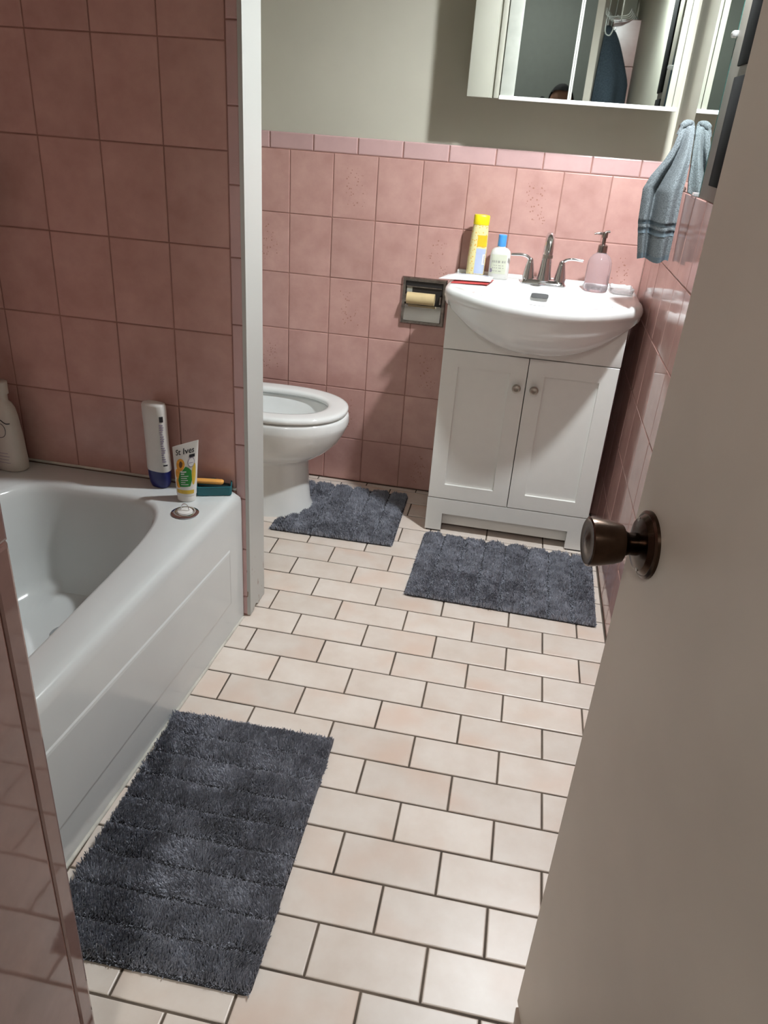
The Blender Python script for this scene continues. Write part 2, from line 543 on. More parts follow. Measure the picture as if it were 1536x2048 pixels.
def build_room():
    # ---- floor
    fl = struct(box('floor', -1.25, 0.56, -2.16, 0.60, -0.06, -0.0022, M['grout_floor']), 'pale pink brick-laid tile floor with dark grout')
    cells = []
    r0 = -math.ceil(YB / FH)
    for r in range(r0, 21):
        y1, y0 = -r * FH, -(r + 1) * FH
        y1 = min(y1, YB - 0.002); y0 = max(y0, YF)
        if y1 - y0 < 0.01:
            continue
        ym = (y0 + y1) / 2
        xl = XL if ym > YP else (-0.600 if ym > YS else XS)
        off = 0.0 if r % 2 == 0 else 0.5
        for k in range(-9, 5):
            a, b = max((k + off) * FW, xl), min((k + off + 1) * FW, XR - 0.002)
            if b - a > 0.012:
                cells.append((a, b, y0, y1))
    lay_tiles(fl, cells, (0, 0, 0), (1, 0, 0), (0, 1, 0), (0, 0, 1), 0.0042, M['floor_tile'], 'floor_tile', t=0.007, bev=0.0025, tilt=0.0016)
    struct(box('ceiling', -1.30, 0.62, -2.20, 0.70, ZC, ZC + 0.06, M['ceiling']), 'plain white ceiling')

    struct(box('ceiling_light_block', XL - 0.05, XE, YS - 0.02, YT + 0.02, 1.98, ZC, M['ceiling']), 'added unseen block over the bathtub that keeps ceiling light off the tiles')  # added out of view, keeps ceiling bounce off the tub tiles
    # ---- back wall
    wb = struct(box('wall_back', XL - 0.12, XR + 0.12, YB + 0.006, YB + 0.12, 0, ZC, M['paint']), 'beige painted back wall above pink tile wainscot')
    box('grout_bed', XL, XR, YB + 0.0016, YB + 0.0062, 0, TZ + 0.05, M['grout_pink'], wb)
    cells, caps = [], []
    for c in range(-3, 9):
        for r in range(0, 6):
            a, b = max(XW0 + c * TP_W, XL), min(XW0 + (c + 1) * TP_W, XR)
            z1, z0 = TZ - r * TP_H, max(TZ - (r + 1) * TP_H, 0.001)
            sp = (c % 4 == 1 and r % 2 == 0) or (c % 4 == 3 and r % 2 == 1)
            cells.append((a, b, z0, z1, M['pink_speckled'] if sp else M['pink']))
        a, b = max(XW0 + (c - 0.47) * TP_W, XL), min(XW0 + (c + 0.53) * TP_W, XR)
        caps.append((a, b, TZ, TZ + 0.054))
    lay_tiles(wb, cells, (0, YB, 0), (1, 0, 0), (0, 0, 1), (0, -1, 0), 0.0026, M['pink'], 'wall_tile')
    lay_tiles(wb, caps, (0, YB - 0.001, 0), (1, 0, 0), (0, 0, 1), (0, -1, 0), 0.0026, M['pink_cap'], 'cap_tile', bev=0.004)

    # ---- right wall
    wr = struct(box('wall_right', XR + 0.006, XR + 0.12, YF - 0.06, YB + 0.12, 0, ZC, M['paint']), 'right wall with pink tile below and beige paint above')
    box('grout_bed', XR + 0.0016, XR + 0.0062, YF, YB, 0, 1.203, M['grout_pink'], wr)
    cells = []
    for c in range(0, 17):
        y1 = YB - c * TP_W; y0 = max(YB - (c + 1) * TP_W, YF)
        for r in range(6):
            z1, z0 = 1.203 - r * 0.2, max(1.203 - (r + 1) * 0.2, 0.001)
            cells.append((-y1, -y0, z0, z1))
    lay_tiles(wr, cells, (XR, 0, 0), (0, -1, 0), (0, 0, 1), (-1, 0, 0), 0.0026, M['pink_gloss'], 'wall_tile', tilt=0.0012, proud=0.0003)
    lay_tiles(wr, [(-YB, -(YB - 0.155), 1.203, 1.262), (-(YB - 0.155), -0.215, 1.203, 1.262)], (XR - 0.001, 0, 0), (0, -1, 0), (0, 0, 1), (-1, 0, 0), 0.0026, M['pink_cap'], 'cap_tile', bev=0.004)

    # ---- left wall
    wl = struct(box('wall_left', XL - 0.12, XL - 0.006, YF - 0.06, YB + 0.12, 0, ZC, M['paint']), 'left wall along the bathtub with pink tile')
    box('grout_bed', XL - 0.0062, XL - 0.0016, YS, YT, 0.40, 1.86, M['grout_pink'], wl)
    zr = [0.4085, 0.624, 0.826, 1.030, 1.237, 1.446, 1.652, 1.858]
    cells = []
    for c in range(8):
        for k in range(7):
            cells.append((-YT + c * 0.149, -YT + (c + 1) * 0.149, zr[k], zr[k + 1]))
    cells = [(-(-a), b, c, d) for a, b, c, d in cells]
    lay_tiles(wl, [(-b, -a, c, d) for a, b, c, d in cells], (XL, 0, 0), (0, 1, 0), (0, 0, 1), (1, 0, 0), 0.0024, M['pink'], 'wall_tile')

    # ---- partition between tub and toilet
    wp = struct(box('wall_partition', XL, XE - 0.008, YT + 0.006, YP, 0, ZC, M['paint']), 'partition wall between bathtub and toilet, pink tiled on the tub side')
    box('grout_bed', XL, XE - 0.008, YT + 0.0018, YT + 0.0062, 0, 1.90, M['grout_pink'], wp)
    xs = [XL, -1.194, -1.040, -0.886, -0.733, -0.582]
    cells = [(xs[i], xs[i + 1], zr[k], zr[k + 1]) for i in range(5) for k in range(7)]
    cells += [(-0.735, -0.582, 0.21, 0.4085)]
    lay_tiles(wp, cells, (0, YT, 0), (1, 0, 0), (0, 0, 1), (0, -1, 0), 0.0024, M['pink'], 'wall_tile')
    ed = []
    z = 0.066
    while z < 1.88:
        ed.append((-0.582, XE - 0.008, z, z + 0.1575)); z += 0.1575
    ed.append((-0.582, XE - 0.008, 0.004, 0.066))
    lay_tiles(wp, ed, (0, YT - 0.0012, 0), (1, 0, 0), (0, 0, 1), (0, -1, 0), 0.0024, M['pink_cap'], 'edge_tile', bev=0.003)
    # painted end board with a ragged, worn foot
    bm = bmesh.new()
    n = 14
    ys = [YT - 0.001 + (YP - YT + 0.004) * i / (n - 1) for i in range(n)]
    foot = [0.004, 0.006, 0.002, 0.004, 0.012, 0.016, 0.010, 0.004, 0.003, 0.005, 0.002, 0.006, 0.003, 0.001]
    va = [bm.verts.new((XE, y, z)) for y, z in zip(ys, foot)]
    vb = [bm.verts.new((XE, y, ZC)) for y in ys]
    vc = [bm.verts.new((XE - 0.010, y, z)) for y, z in zip(ys, foot)]
    vd = [bm.verts.new((XE - 0.010, y, ZC)) for y in ys]
    for i in range(n - 1):
        bm.faces.new((va[i], va[i + 1], vb[i + 1], vb[i]))
        bm.faces.new((vc[i + 1], vc[i], vd[i], vd[i + 1]))
        bm.faces.new((va[i + 1], va[i], vc[i], vc[i + 1]))
        bm.faces.new((vb[i], vb[i + 1], vd[i + 1], vd[i]))
    bm.faces.new((va[0], vb[0], vd[0], vc[0]))
    bm.faces.new((va[-1], vc[-1], vd[-1], vb[-1]))
    struct(bm_obj('trim_1', bm, M['trim_chipped']), 'white painted end board of the partition, chipped near the floor')

    # ---- tiled stub wall by the doorway
    ws = struct(box('wall_stub', XL, XS - 0.006, YF, YS - 0.006, 0, ZC, M['paint']), 'pink tiled stub wall beside the doorway')
    box('grout_bed', XS - 0.0062, XS - 0.0016, YF, YS - 0.004, 0, 1.86, M['grout_pink'], ws)
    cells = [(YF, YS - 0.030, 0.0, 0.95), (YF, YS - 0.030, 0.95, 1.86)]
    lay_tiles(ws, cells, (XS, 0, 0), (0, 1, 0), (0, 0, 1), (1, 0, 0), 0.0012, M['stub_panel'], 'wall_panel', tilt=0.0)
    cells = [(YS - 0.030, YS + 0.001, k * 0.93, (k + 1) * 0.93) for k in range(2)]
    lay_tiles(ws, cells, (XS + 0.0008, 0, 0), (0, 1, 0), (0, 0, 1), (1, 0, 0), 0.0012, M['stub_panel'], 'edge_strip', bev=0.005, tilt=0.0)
    cells = [(XS - (i + 1) * 0.1548, XS - i * 0.1548, 0.415 + k * 0.2055, 0.415 + (k + 1) * 0.2055) for i in range(5) for k in range(7)]
    lay_tiles(ws, cells, (0, YS, 0), (-1, 0, 0), (0, 0, 1), (0, 1, 0), 0.0024, M['pink'], 'wall_tile')

    # ---- wall with the doorway, casing, hall
    wf = struct(box('wall_front', 0.430, XR + 0.12, YF - 0.11, YF, 0, ZC, M['paint']), 'wall around the doorway')
    box('header', XS, 0.430, YF - 0.11, YF, 2.05, ZC, M['paint'], wf)
    box('side', -1.30, XS - 0.012, YF - 0.11, YF - 0.001, 0, ZC, M['paint'], wf)
    tr = struct(box('trim_2', XS - 0.012, XS, YF - 0.125, YF - 0.001, 0, 2.05, M['cream'], bev=0.002), 'cream door jamb')
    box('casing_board', XS - 0.075, XS - 0.005, YF - 0.135, YF - 0.112, 0, 2.10, M['cream'], tr, 0.003)
    tr = struct(box('trim_3', 0.428, 0.440, YF - 0.125, YF - 0.001, 0, 2.05, M['cream'], bev=0.002), 'cream door jamb on the hinge side')
    box('casing_board', 0.433, 0.505, YF - 0.135, YF - 0.112, 0, 2.10, M['cream'], tr, 0.003)
    struct(box('floor_hall', -1.30, 1.30, -3.75, YF - 0.055, -0.06, 0.0, M['hall_floor']), 'hall floor beyond the doorway')
    struct(box('wall_hall', -1.30, 1.30, -3.80, -3.70, 0, ZC, M['hall_paint']), 'grey hall wall')
    struct(box('wall_hall_left', -1.36, -1.24, -3.75, YF - 0.11, 0, ZC, M['hall_paint']), 'grey hall side wall')
    struct(box('wall_hall_right', 1.24, 1.36, -3.75, YF - 0.11, 0, ZC, M['hall_paint']), 'grey hall side wall')
    struct(box('wall_hall_front', XR + 0.12, 1.30, YF - 0.11, YF - 0.03, 0, ZC, M['hall_paint']), 'grey hall wall')
    struct(box('ceiling_hall', -1.36, 1.36, -3.80, YF - 0.10, ZC, ZC + 0.06, M['ceiling']), 'hall ceiling')
build_room()

def build_lights():
    # globe bar on the right wall above the mirror
    r = empty('vanity_light', (XR, LIGHT_Y, LIGHT_Z))
    box('back_plate', XR - 0.020, XR + 0.006, LIGHT_Y - 0.06, LIGHT_Y + 0.06, LIGHT_Z - 0.06, LIGHT_Z + 0.06, M['chrome'], r, 0.006)
    y = LIGHT_Y
    tube('arm', smooth_path([(XR - 0.015, y, LIGHT_Z + 0.02), (XR - 0.04, y, LIGHT_Z + 0.075), (LIGHT_X + 0.02, y, LIGHT_Z + 0.10), (LIGHT_X, y, LIGHT_Z + 0.080), (LIGHT_X, y, LIGHT_Z + 0.058)], 5), 0.007, M['chrome'], r, 12)
    T = Matrix.Translation((LIGHT_X, y, LIGHT_Z))
    sh = [(0.018, 0.062), (0.030, 0.051), (0.043, 0.033), (0.055, 0.009), (0.064, -0.012), (0.071, -0.0245)]
    lathe('bell_shade', sh + [(q - 0.003, z - 0.001) for q, z in sh[::-1]], M['shade_white'], r, 40, T)
    prof = [(0.036 * math.sin(a), -0.036 * math.cos(a)) for a in [PI * i / 14 for i in range(15)]]
    lathe('globe', prof, M['globe'], r, 24, T)
    adopt(r)
    tag(r, 'lit wall lamp with a frosted bell shade on the right wall above the mirror', 'lamp')
    r = empty('hall_fill_light', (-0.1, -2.9, ZC))  # added fill lamp, lifts the shadows through the doorway
    lathe('base', [(0.15, 0), (0.15, -0.02), (0.14, -0.025)], M['nickel'], r, 32, Matrix.Translation((-0.1, -2.9, ZC)))
    lathe('shade', [(0.135, -0.02), (0.13, -0.05), (0.10, -0.075), (0.05, -0.088), (0.0, -0.09)], M['hall_fill_shade'], r, 32, Matrix.Translation((-0.1, -2.9, ZC)))
    adopt(r)
    tag(r, 'added round fill lamp on the hall ceiling behind the doorway', 'lamp')
build_lights()

# ------------------------------------------------------------------ door
def build_door():
    D = Vector((0.2625, -1.42, 0)); dv = Vector((0.184, -0.983, 0)).normalized()
    nr = Vector((-dv.y * -1, dv.x * -1, 0))          # towards the room side seen from the doorway
    nr = Vector((dv.y, -dv.x, 0)); nr.normalize()    # (-0.983,-0.184)
    W = 0.675
    mt = Matrix.Identity(4)
    for i in range(3):
        mt[i][0], mt[i][1], mt[i][2] = dv[i], -nr[i], (0, 0, 1)[i]
    mt.translation = D
    d = box('door_1', 0, W, 0.0, 0.035, 0.010, 2.02, M['door'], None, 0.0012, 1, mt)
    struct(d, 'plain cream door standing open, bronze knob near its edge')
    lp = box('latch_plate', -0.0008, 0.002, 0.006, 0.029, 0.90, 0.958, M['bronze'], d, 0, 1, mt)
    C = D + dv * 0.050 + Vector((0, 0, 0.929))
    for side in (1, -1):
        ax = nr * side
        o = C if side == 1 else C - nr * 0.035
        k = lathe('door_knob', [(0.013, 0.004), (0.0125, 0.022), (0.0145, 0.026), (0.021, 0.030), (0.0235, 0.038), (0.0255, 0.050), (0.0272, 0.062), (0.0270, 0.0655), (0.0250, 0.0668), (0.019, 0.0655), (0.010, 0.0668), (0.005, 0.0685), (0.0, 0.069)],
                  M['bronze'], d, 40, axis_matrix(o, ax), 30)
        lathe('rosette', [(0.0375, 0.0), (0.0375, 0.0035), (0.0345, 0.0055), (0.0335, 0.0055), (0.029, 0.0105), (0.019, 0.013), (0.014, 0.0135), (0.0, 0.0135)], M['bronze'], k, 44, axis_matrix(o, ax), 30)
        for s in (-1, 1):
            lathe('screw', [(0.0028, 0.0), (0.0028, 0.0015), (0.0, 0.002)], M['nickel'], k, 12, axis_matrix(o + ax * 0.0098 + (dv * 0.013 * s - Vector((0, 0, 0.0235 * s))), ax))
    for z in (0.25, 1.05, 1.80):
        lathe('hinge', [(0.006, -0.045), (0.006, 0.045)], M['bronze'], d, 12, Matrix.Translation(D + dv * (W + 0.004) + nr * -0.036 + Vector((0, 0, z))))

    # over-door rack with towels on the face turned to the wall
    inn = -nr
    base = D - nr * 0.035
    r = empty('over_door_rack', tuple(base + dv * 0.25 + Vector((0, 0, 1.95))))
    for s in (0.14, 0.40):
        p = base + dv * s
        tube('hanger_strap', smooth_path([p + nr * 0.037 + Vector((0, 0, 1.97)), p + nr * 0.037 + Vector((0, 0, 2.024)), p + inn * 0.003 + Vector((0, 0, 2.024)), p + inn * 0.003 + Vector((0, 0, 1.85))], 3), 0.002, M['wire'], r, 8)
    for k in range(8):
        s = 0.06 + k * 0.055
        p = base + dv * s
        tube('rack_wire', smooth_path([p + inn * 0.003 + Vector((0, 0, 1.87)), p + inn * 0.012 + Vector((0, 0, 1.84)), p + inn * 0.10 + Vector((0, 0, 1.845)), p + inn * 0.12 + Vector((0, 0, 1.87))], 4), 0.0018, M['wire'], r, 8)
    for dd, zz in ((0.004, 1.87), (0.12, 1.87), (0.06, 1.843)):
        a = base + inn * dd + Vector((0, 0, zz))
        tube('rack_rail', [a + dv * 0.05, a + dv * 0.46], 0.002, M['wire'], r, 8)
    for s in (0.10, 0.17, 0.30):
        p = base + dv * s + inn * 0.006
        tube('hook', smooth_path([p + Vector((0, 0, 1.85)), p + Vector((0, 0, 1.78)), p + inn * 0.025 + Vector((0, 0, 1.765)), p + inn * 0.04 + Vector((0, 0, 1.80))], 4), 0.003, M['wire'], r, 8)
    adopt(r)
    tag(r, 'white wire rack hung over the door, seen in the cabinet mirror', 'rack')

    def hung(name, s0, half0, half1, z1, z0, depth, mat, label, cat):
        rings = []
        n = 40
        for i in range(15):
            f = i / 14
            z = z1 + (z0 - z1) * f
            hw = half0 + (half1 - half0) * min(1, f * 1.3) ** 0.7
            dp = 0.016 + (depth - 0.016) * min(1, f * 1.6) ** 0.6
            ring = []
            for j in range(n):
                t = 2 * PI * j / n
                fold = 1 + 0.16 * math.sin(5 * t + 1.5 * f) * f
                a = math.cos(t) * hw * fold
                b = max(0.0, math.sin(t)) * dp * fold + 0.006
                zz = z + (0.03 * math.sin(3 * t) if i == 14 else 0)
                ring.append(base + dv * (s0 + a) + inn * b + Vector((0, 0, zz)))
            rings.append(ring)
        o = loft(name, rings, mat, None, True, True, True, 60)
        return tag(o, label, cat)
    hung('bath_towel', 0.150, 0.02, 0.140, 1.81, 1.42, 0.135, M['charcoal'], 'dark charcoal bath towel hanging on the door rack, seen in the cabinet mirror', 'towel')
    hung('floral_robe', 0.40, 0.015, 0.085, 1.80, 1.48, 0.115, M['floral'], 'reddish floral cloth hanging behind the dark towel on the door', 'cloth')
build_door()

# ------------------------------------------------------------------ bathtub
def build_tub():
    r = empty('bathtub', (-0.88, -1.06, 0))
    x_out = lambda y: -0.5655 + 0.047 * (y - YT)
    ya, yb = YT - 0.002, YS + 0.002
    cx, cy = -0.932, -1.065
    N = 120
    angs = [2 * PI * i / N for i in range(N)]
    def rect_pt(t, ins, z):
        c, s = math.cos(t), math.sin(t)
        best = 1e9
        # right edge is slightly skewed
        xr0 = x_out(cy) - ins
        k = 0.047
        den = c - k * s
        cand = []
        if den > 1e-6:
            cand.append((xr0 - cx) / den)
        if c < -1e-6:
            cand.append((XL + 0.003 + ins - cx) / c)
        if s > 1e-6:
            cand.append((ya - ins * 0.3 - cy) / s)
        if s < -1e-6:
            cand.append((yb + ins * 0.3 - cy) / s)
        q = min(cand)
        return (cx + c * q, cy + s * q, z)
    corners = []
    for x, y in ((x_out(ya), ya), (x_out(yb), yb), (XL + 0.003, ya), (XL + 0.003, yb)):
        corners.append(math.atan2(y - cy, x - cx) % (2 * PI))
    angs = sorted([a for a in angs if min(abs(a - c) for c in corners) > 0.02] + corners)
    def inner(scale_a, scale_b, z, dx=0.0):
        out = []
        a, b, e = 0.240 * scale_a, 0.485 * scale_b, 4.6
        for t in angs:
            c, s = math.cos(t), math.sin(t)
            q = (abs(c / a) ** e + abs(s / b) ** e) ** (-1 / e)
            out.append((cx + dx + c * q + 0.02 * (s * q) * 0, cy + s * q, z))
        return out
    rings = []
    for ins, z in ((0.0, 0.0), (0.0, 0.375), (0.002, 0.389), (0.007, 0.399), (0.015, 0.4045), (0.028, 0.406)):
        rings.append([rect_pt(t, ins, z) for t in angs])
    for sa, sb, z in ((1.03, 1.015, 0.4055), (1.0, 1.0, 0.4025), (0.975, 0.99, 0.395), (0.958, 0.982, 0.380), (0.93, 0.965, 0.32), (0.90, 0.94, 0.22), (0.86, 0.91, 0.14), (0.78, 0.87, 0.105), (0.6, 0.72, 0.095), (0.3, 0.4, 0.092)):
        rings.append(inner(sa, sb, z))
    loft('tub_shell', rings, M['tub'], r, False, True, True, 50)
    # raised apron panel
    bm = bmesh.new()
    y0, y1 = -1.62, -0.558
    def P(y, z, d):
        return (x_out(y) + d, y, z)
    prof = [(0.0, 0.0), (0.004, 0.003), (0.010, 0.004)]
    outer = [(y1, 0.097), (y1, 0.270), (y0, 0.302), (y0, 0.097)]
    loops = []
    for ins, d in prof:
        lp = []
        for (y, z), (sy, sz) in zip(outer, ((-1, 1), (-1, -1), (1, -1), (1, 1))):
            lp.append(bm.verts.new(P(y + sy * ins, z + sz * ins, d - 0.0005)))
        loops.append(lp)
    for a, b in zip(loops, loops[1:]):
        for j in range(4):
            bm.faces.new((a[j], a[(j + 1) % 4], b[(j + 1) % 4], b[j]))
    bm.faces.new(loops[-1])
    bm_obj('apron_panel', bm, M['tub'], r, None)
    # caulk beads
    pts = [(x_out(y) + 0.002, y, 0.001) for y in np.linspace(YT - 0.012, YS + 0.01, 24)]
    tube('caulk_bead', [(x + random.uniform(-0.001, 0.001), y, z) for x, y, z in pts], 0.0045, M['caulk'], r, 8)
    tube('caulk_bead', [(x, YT - 0.002, 0.409) for x in np.linspace(XL + 0.01, -0.58, 12)], 0.004, M['caulk'], r, 8)
    lathe('drain', [(0.03, 0), (0.03, 0.003), (0.02, 0.004), (0.0, 0.002)], M['chrome'], r, 24, Matrix.Translation((cx, -0.80, 0.094)))
    adopt(r)
    tag(r, 'white enamelled bathtub with panelled apron along the left wall', 'bathtub')
build_tub()

# ------------------------------------------------------------------ things on the tub
ZT = 0.4065
def patch_on(fn, poly, off, name, mat, parent, tri=None):
    """poly in (u,v); fn maps (u,v,off) to 3D"""
    return mesh_obj(name, [fn(u, v, off) for u, v in poly], [tuple(range(len(poly)))] if tri is None else tri, mat, parent)

def rectpoly(u0, u1, v0, v1, n=6):
    return ([(u0 + (u1 - u0) * i / n, v0) for i in range(n + 1)] + [(u0 + (u1 - u0) * i / n, v1) for i in range(n, -1, -1)])

def ellpoly(cu, cv, a, b, n=20, rot=0.0):
    out = []
    for i in range(n):
        t = 2 * PI * i / n
        x, y = a * math.cos(t), b * math.sin(t)
        out.append((cu + x * math.cos(rot) - y * math.sin(rot), cv + x * math.sin(rot) + y * math.cos(rot)))
    return out

def strip_patch(fn, u0, u1, v0, v1, off, name, mat, parent, nu=8, nv=1):
    verts, faces = [], []
    for j in range(nv + 1):
        for i in range(nu + 1):
            verts.append(fn(u0 + (u1 - u0) * i / nu, v0 + (v1 - v0) * j / nv, off))
    for j in range(nv):
        for i in range(nu):
            a = j * (nu + 1) + i
            faces.append((a, a + 1, a + nu + 2, a + nu + 1))
    return mesh_obj(name, verts, faces, mat, parent)

def text_patch(fn, body, u, v, size, off, name, mat, parent, xs=1.0, align='CENTER', slant=0.0):
    cu = bpy.data.curves.new(name, 'FONT')
    cu.body = body
    cu.size = 1.0
    cu.align_x = align
    cu.resolution_u = 3
    cu.offset = 0.012
    o = bpy.data.objects.new(name, cu)
    COL.objects.link(o)
    dg = bpy.context.evaluated_depsgraph_get()
    me0 = o.evaluated_get(dg).to_mesh()
    vs = [tuple(p.co) for p in me0.vertices]
    fs = [tuple(p.vertices) for p in me0.polygons]
    o.evaluated_get(dg).to_mesh_clear()
    bpy.data.objects.remove(o, do_unlink=True)
    return mesh_obj(name, [fn(u + (x + y * slant) * size * xs, v + y * size, off) for x, y, z in vs], fs, mat, parent)

def build_tub_items():
    # --- tall white shampoo bottle with navy foot cap, printed side turned to the right
    bx, by = -0.779, -0.507
    r = empty('shampoo_bottle', (bx, by, ZT))
    rot = Matrix.Translation((bx, by, ZT)) @ Matrix.Rotation(math.radians(-12), 4, 'Z') @ Matrix.Rotation(math.radians(-1.5), 4, 'Y')
    def ring(z, a, b, e=2.6, n=40):
        return [tuple(rot @ Vector(p)) for p in superell(0, 0, z, a, b, e, n)]
    prof = [(0.048, 0.0325, 0.020), (0.052, 0.034, 0.0205), (0.075, 0.0335, 0.020), (0.12, 0.0325, 0.0195), (0.17, 0.0325, 0.0195), (0.205, 0.0335, 0.0195), (0.226, 0.0335, 0.019), (0.232, 0.031, 0.0165), (0.2335, 0.027, 0.013)]
    loft('bottle_body', [ring(z, a, b) for z, a, b in prof], M['white_plastic'], r, True, True, True, 50)
    loft('foot_cap', [ring(z, a, b) for z, a, b in [(0.0, 0.020, 0.014), (0.001, 0.024, 0.0165), (0.012, 0.029, 0.019), (0.03, 0.0318, 0.0198), (0.048, 0.0325, 0.020)]], M['navy'], r, True, True, True, 50)
    def fs(u, v, off):
        # front face: u in -1..1 around the front, v height
        t = -PI / 2 + u * PI / 2
        a, b = 0.0331 + off, 0.0199 + off
        c, s = math.cos(t), math.sin(t)
        return tuple(rot @ Vector((a * math.copysign(abs(c) ** (2 / 2.6), c), b * math.copysign(abs(s) ** (2 / 2.6), s), v)))
    strip_patch(fs, 0.50, 0.80, 0.188, 0.203, 0.0007, 'brand_band', M['black_print'], r)
    for k in range(17):
        w = 0.16 + 0.07 * math.sin(k * 1.3) + 0.05 * random.random()
        v = 0.178 - k * 0.0063
        strip_patch(fs, 0.45, 0.52 + w, v, v + 0.0034, 0.0006, 'print_line', M['grey_print'], r, 6)
    strip_patch(fs, 0.50, 0.85, 0.066, 0.070, 0.0006, 'print_rule', M['black_print'], r)
    adopt(r)
    tag(r, 'tall white shampoo bottle with dark blue base on the tub rim', 'bottle')

    # --- face-scrub tube standing on its cap, in front of the bottle
    tx, ty = -0.683, -0.560
    r = empty('scrub_tube', (tx, ty, ZT))
    rot2 = Matrix.Translation((tx, ty, ZT)) @ Matrix.Rotation(math.radians(14), 4, 'Z') @ Matrix.Rotation(math.radians(1.5), 4, 'Y')
    Hh = 0.156
    def tub_sec(v):
        f = max(0.0, (v - 0.024) / (Hh - 0.024))
        a = 0.0255 + 0.0075 * f
        b = 0.0205 * (1 - f) ** 0.8 + 0.0008
        return a, b
    def tube_ring(v, n=40):
        a, b = tub_sec(v)
        sl = 0.012 * max(0, (v - 0.03) / (Hh - 0.03)) 
        return [tuple(rot2 @ Vector((p[0], p[1], v + p[0] / 0.033 * sl))) for p in superell(0, 0, v, a, b, 2.1, n)]
    loft('tube_body', [tube_ring(v) for v in np.linspace(0.018, Hh, 14)], M['white_plastic'], r, True, True, True, 60)
    loft('cap', [[tuple(rot2 @ Vector(p)) for p in circle(0, 0, z, a, b, 36)] for z, a, b in [(0, 0.0225, 0.0195), (0.001, 0.0235, 0.0205), (0.016, 0.0245, 0.0212), (0.018, 0.0240, 0.0205)]], M['white_plastic'], r, True, True, True, 40)
    def ft(u, v, off):
        a, b = tub_sec(v)
        t = -PI / 2 + u * PI / 2 * 0.98
        c, s = math.cos(t), math.sin(t)
        x = a * math.copysign(abs(c) ** (2 / 2.1), c); y = (b) * math.copysign(abs(s) ** (2 / 2.1), s)
        sl = 0.012 * max(0, (v - 0.03) / (Hh - 0.03))
        return tuple(rot2 @ Vector((x, y - off, v + x / 0.033 * sl)))
    def grid(u0, u1, v0, v1, off, nm, mat):
        return strip_patch(ft, u0, u1, v0, v1, off, nm, mat, r, 10, 6)
    def fan(poly, off, nm, mat):
        bm = bmesh.new()
        bm.faces.new([bm.verts.new((u, v * 12.0, 0)) for u, v in poly])
        bmesh.ops.triangulate(bm, faces=bm.faces)
        for _ in range(3):
            bmesh.ops.subdivide_edges(bm, edges=[e for e in bm.edges if e.calc_length() > 0.07], cuts=1)
            bmesh.ops.triangulate(bm, faces=bm.faces)
        for v in bm.verts:
            v.co = Vector(ft(v.co.x, v.co.y / 12.0, off))
        return bm_obj(nm, bm, mat, r)
    grid(-0.62, 0.62, 0.024, 0.034, 0.0004, 'gold_band', M['gold'])
    fan(ellpoly(-0.45, 0.052, 0.22, 0.014), 0.0004, 'apricot_print', M['apricot'])
    fan(ellpoly(-0.48, 0.078, 0.20, 0.014), 0.0004, 'apricot_print', M['apricot'])
    fan(ellpoly(0.55, 0.075, 0.16, 0.028), 0.0004, 'apricot_print', M['gold'])
    fan(ellpoly(-0.28, 0.102, 0.26, 0.017, rot=0.0), 0.0005, 'apricot_half', M['apricot'])
    fan(ellpoly(-0.24, 0.103, 0.10, 0.009), 0.0008, 'apricot_stone', M['apricot_dark'])
    gp = [(-0.34, 0.042), (0.32, 0.044), (0.42, 0.060), (0.36, 0.085), (0.20, 0.092), (0.02, 0.097), (-0.16, 0.085), (-0.30, 0.082), (-0.36, 0.066), (-0.44, 0.060)]
    fan(gp, 0.0007, 'green_panel', M['green'])
    for k, w in enumerate((0.30, 0.20, 0.42, 0.34, 0.40, 0.26, 0.44)):
        v = 0.0815 - k * 0.0055
        strip_patch(ft, -0.24, -0.24 + w, v, v + (0.0028 if k < 2 else 0.0016), 0.0010, 'print_line', M['white_print'], r, 5)
    fan(ellpoly(0.34, 0.106, 0.215, 0.0128), 0.0006, 'seal_ring', M['grey_print'])
    fan(ellpoly(0.34, 0.106, 0.18, 0.0108), 0.0009, 'white_seal', M['white_print'])
    strip_patch(ft, 0.20, 0.46, 0.104, 0.1055, 0.0011, 'seal_line', M['grey_print'], r, 4)
    strip_patch(ft, 0.20, 0.56, 0.1185, 0.126, 0.0006, 'dark_flag', M['black_print'], r, 6)
    text_patch(lambda u, v, off: ft(u, v, off), 'St Ives', -0.02, 0.1300, 0.0215, 0.0006, 'tube_lettering', M['black_print'], r, xs=18.5)
    adopt(r)
    tag(r, 'white apricot scrub tube with green panel standing on its cap', 'tube')

    # --- strainer with rubber stopper
    r = empty('drain_strainer', (-0.654, -0.637, ZT))
    T = Matrix.Translation((-0.654, -0.637, ZT))
    lathe('rim_flange', [(0.030, 0.0), (0.034, 0.0008), (0.0345, 0.002), (0.030, 0.0042), (0.0235, 0.0055), (0.0215, 0.0045), (0.019, 0.002), (0.0, 0.0018)], M['chrome'], r, 40, T)
    lathe('stopper', [(0.0185, 0.002), (0.0185, 0.007), (0.016, 0.0085), (0.0, 0.009)], M['white_plastic'], r, 32, T)
    pts = [(-0.654 + 0.0105 * math.cos(a), -0.637, ZT + 0.009 + 0.017 * math.sin(a)) for a in [PI * i / 14 for i in range(15)]]
    tube('pull_ring', pts, 0.0013, M['chrome'], r, 8)
    adopt(r)
    tag(r, 'round metal drain strainer with pale stopper on the tub rim', 'strainer')

    # --- teal soap box and orange bar
    mt = Matrix.Translation((-0.632, -0.497, ZT)) @ Matrix.Rotation(math.radians(20), 4, 'Z')
    r = empty('soap_box', (-0.632, -0.497, ZT))
    bm = bmesh.new()
    rings = []
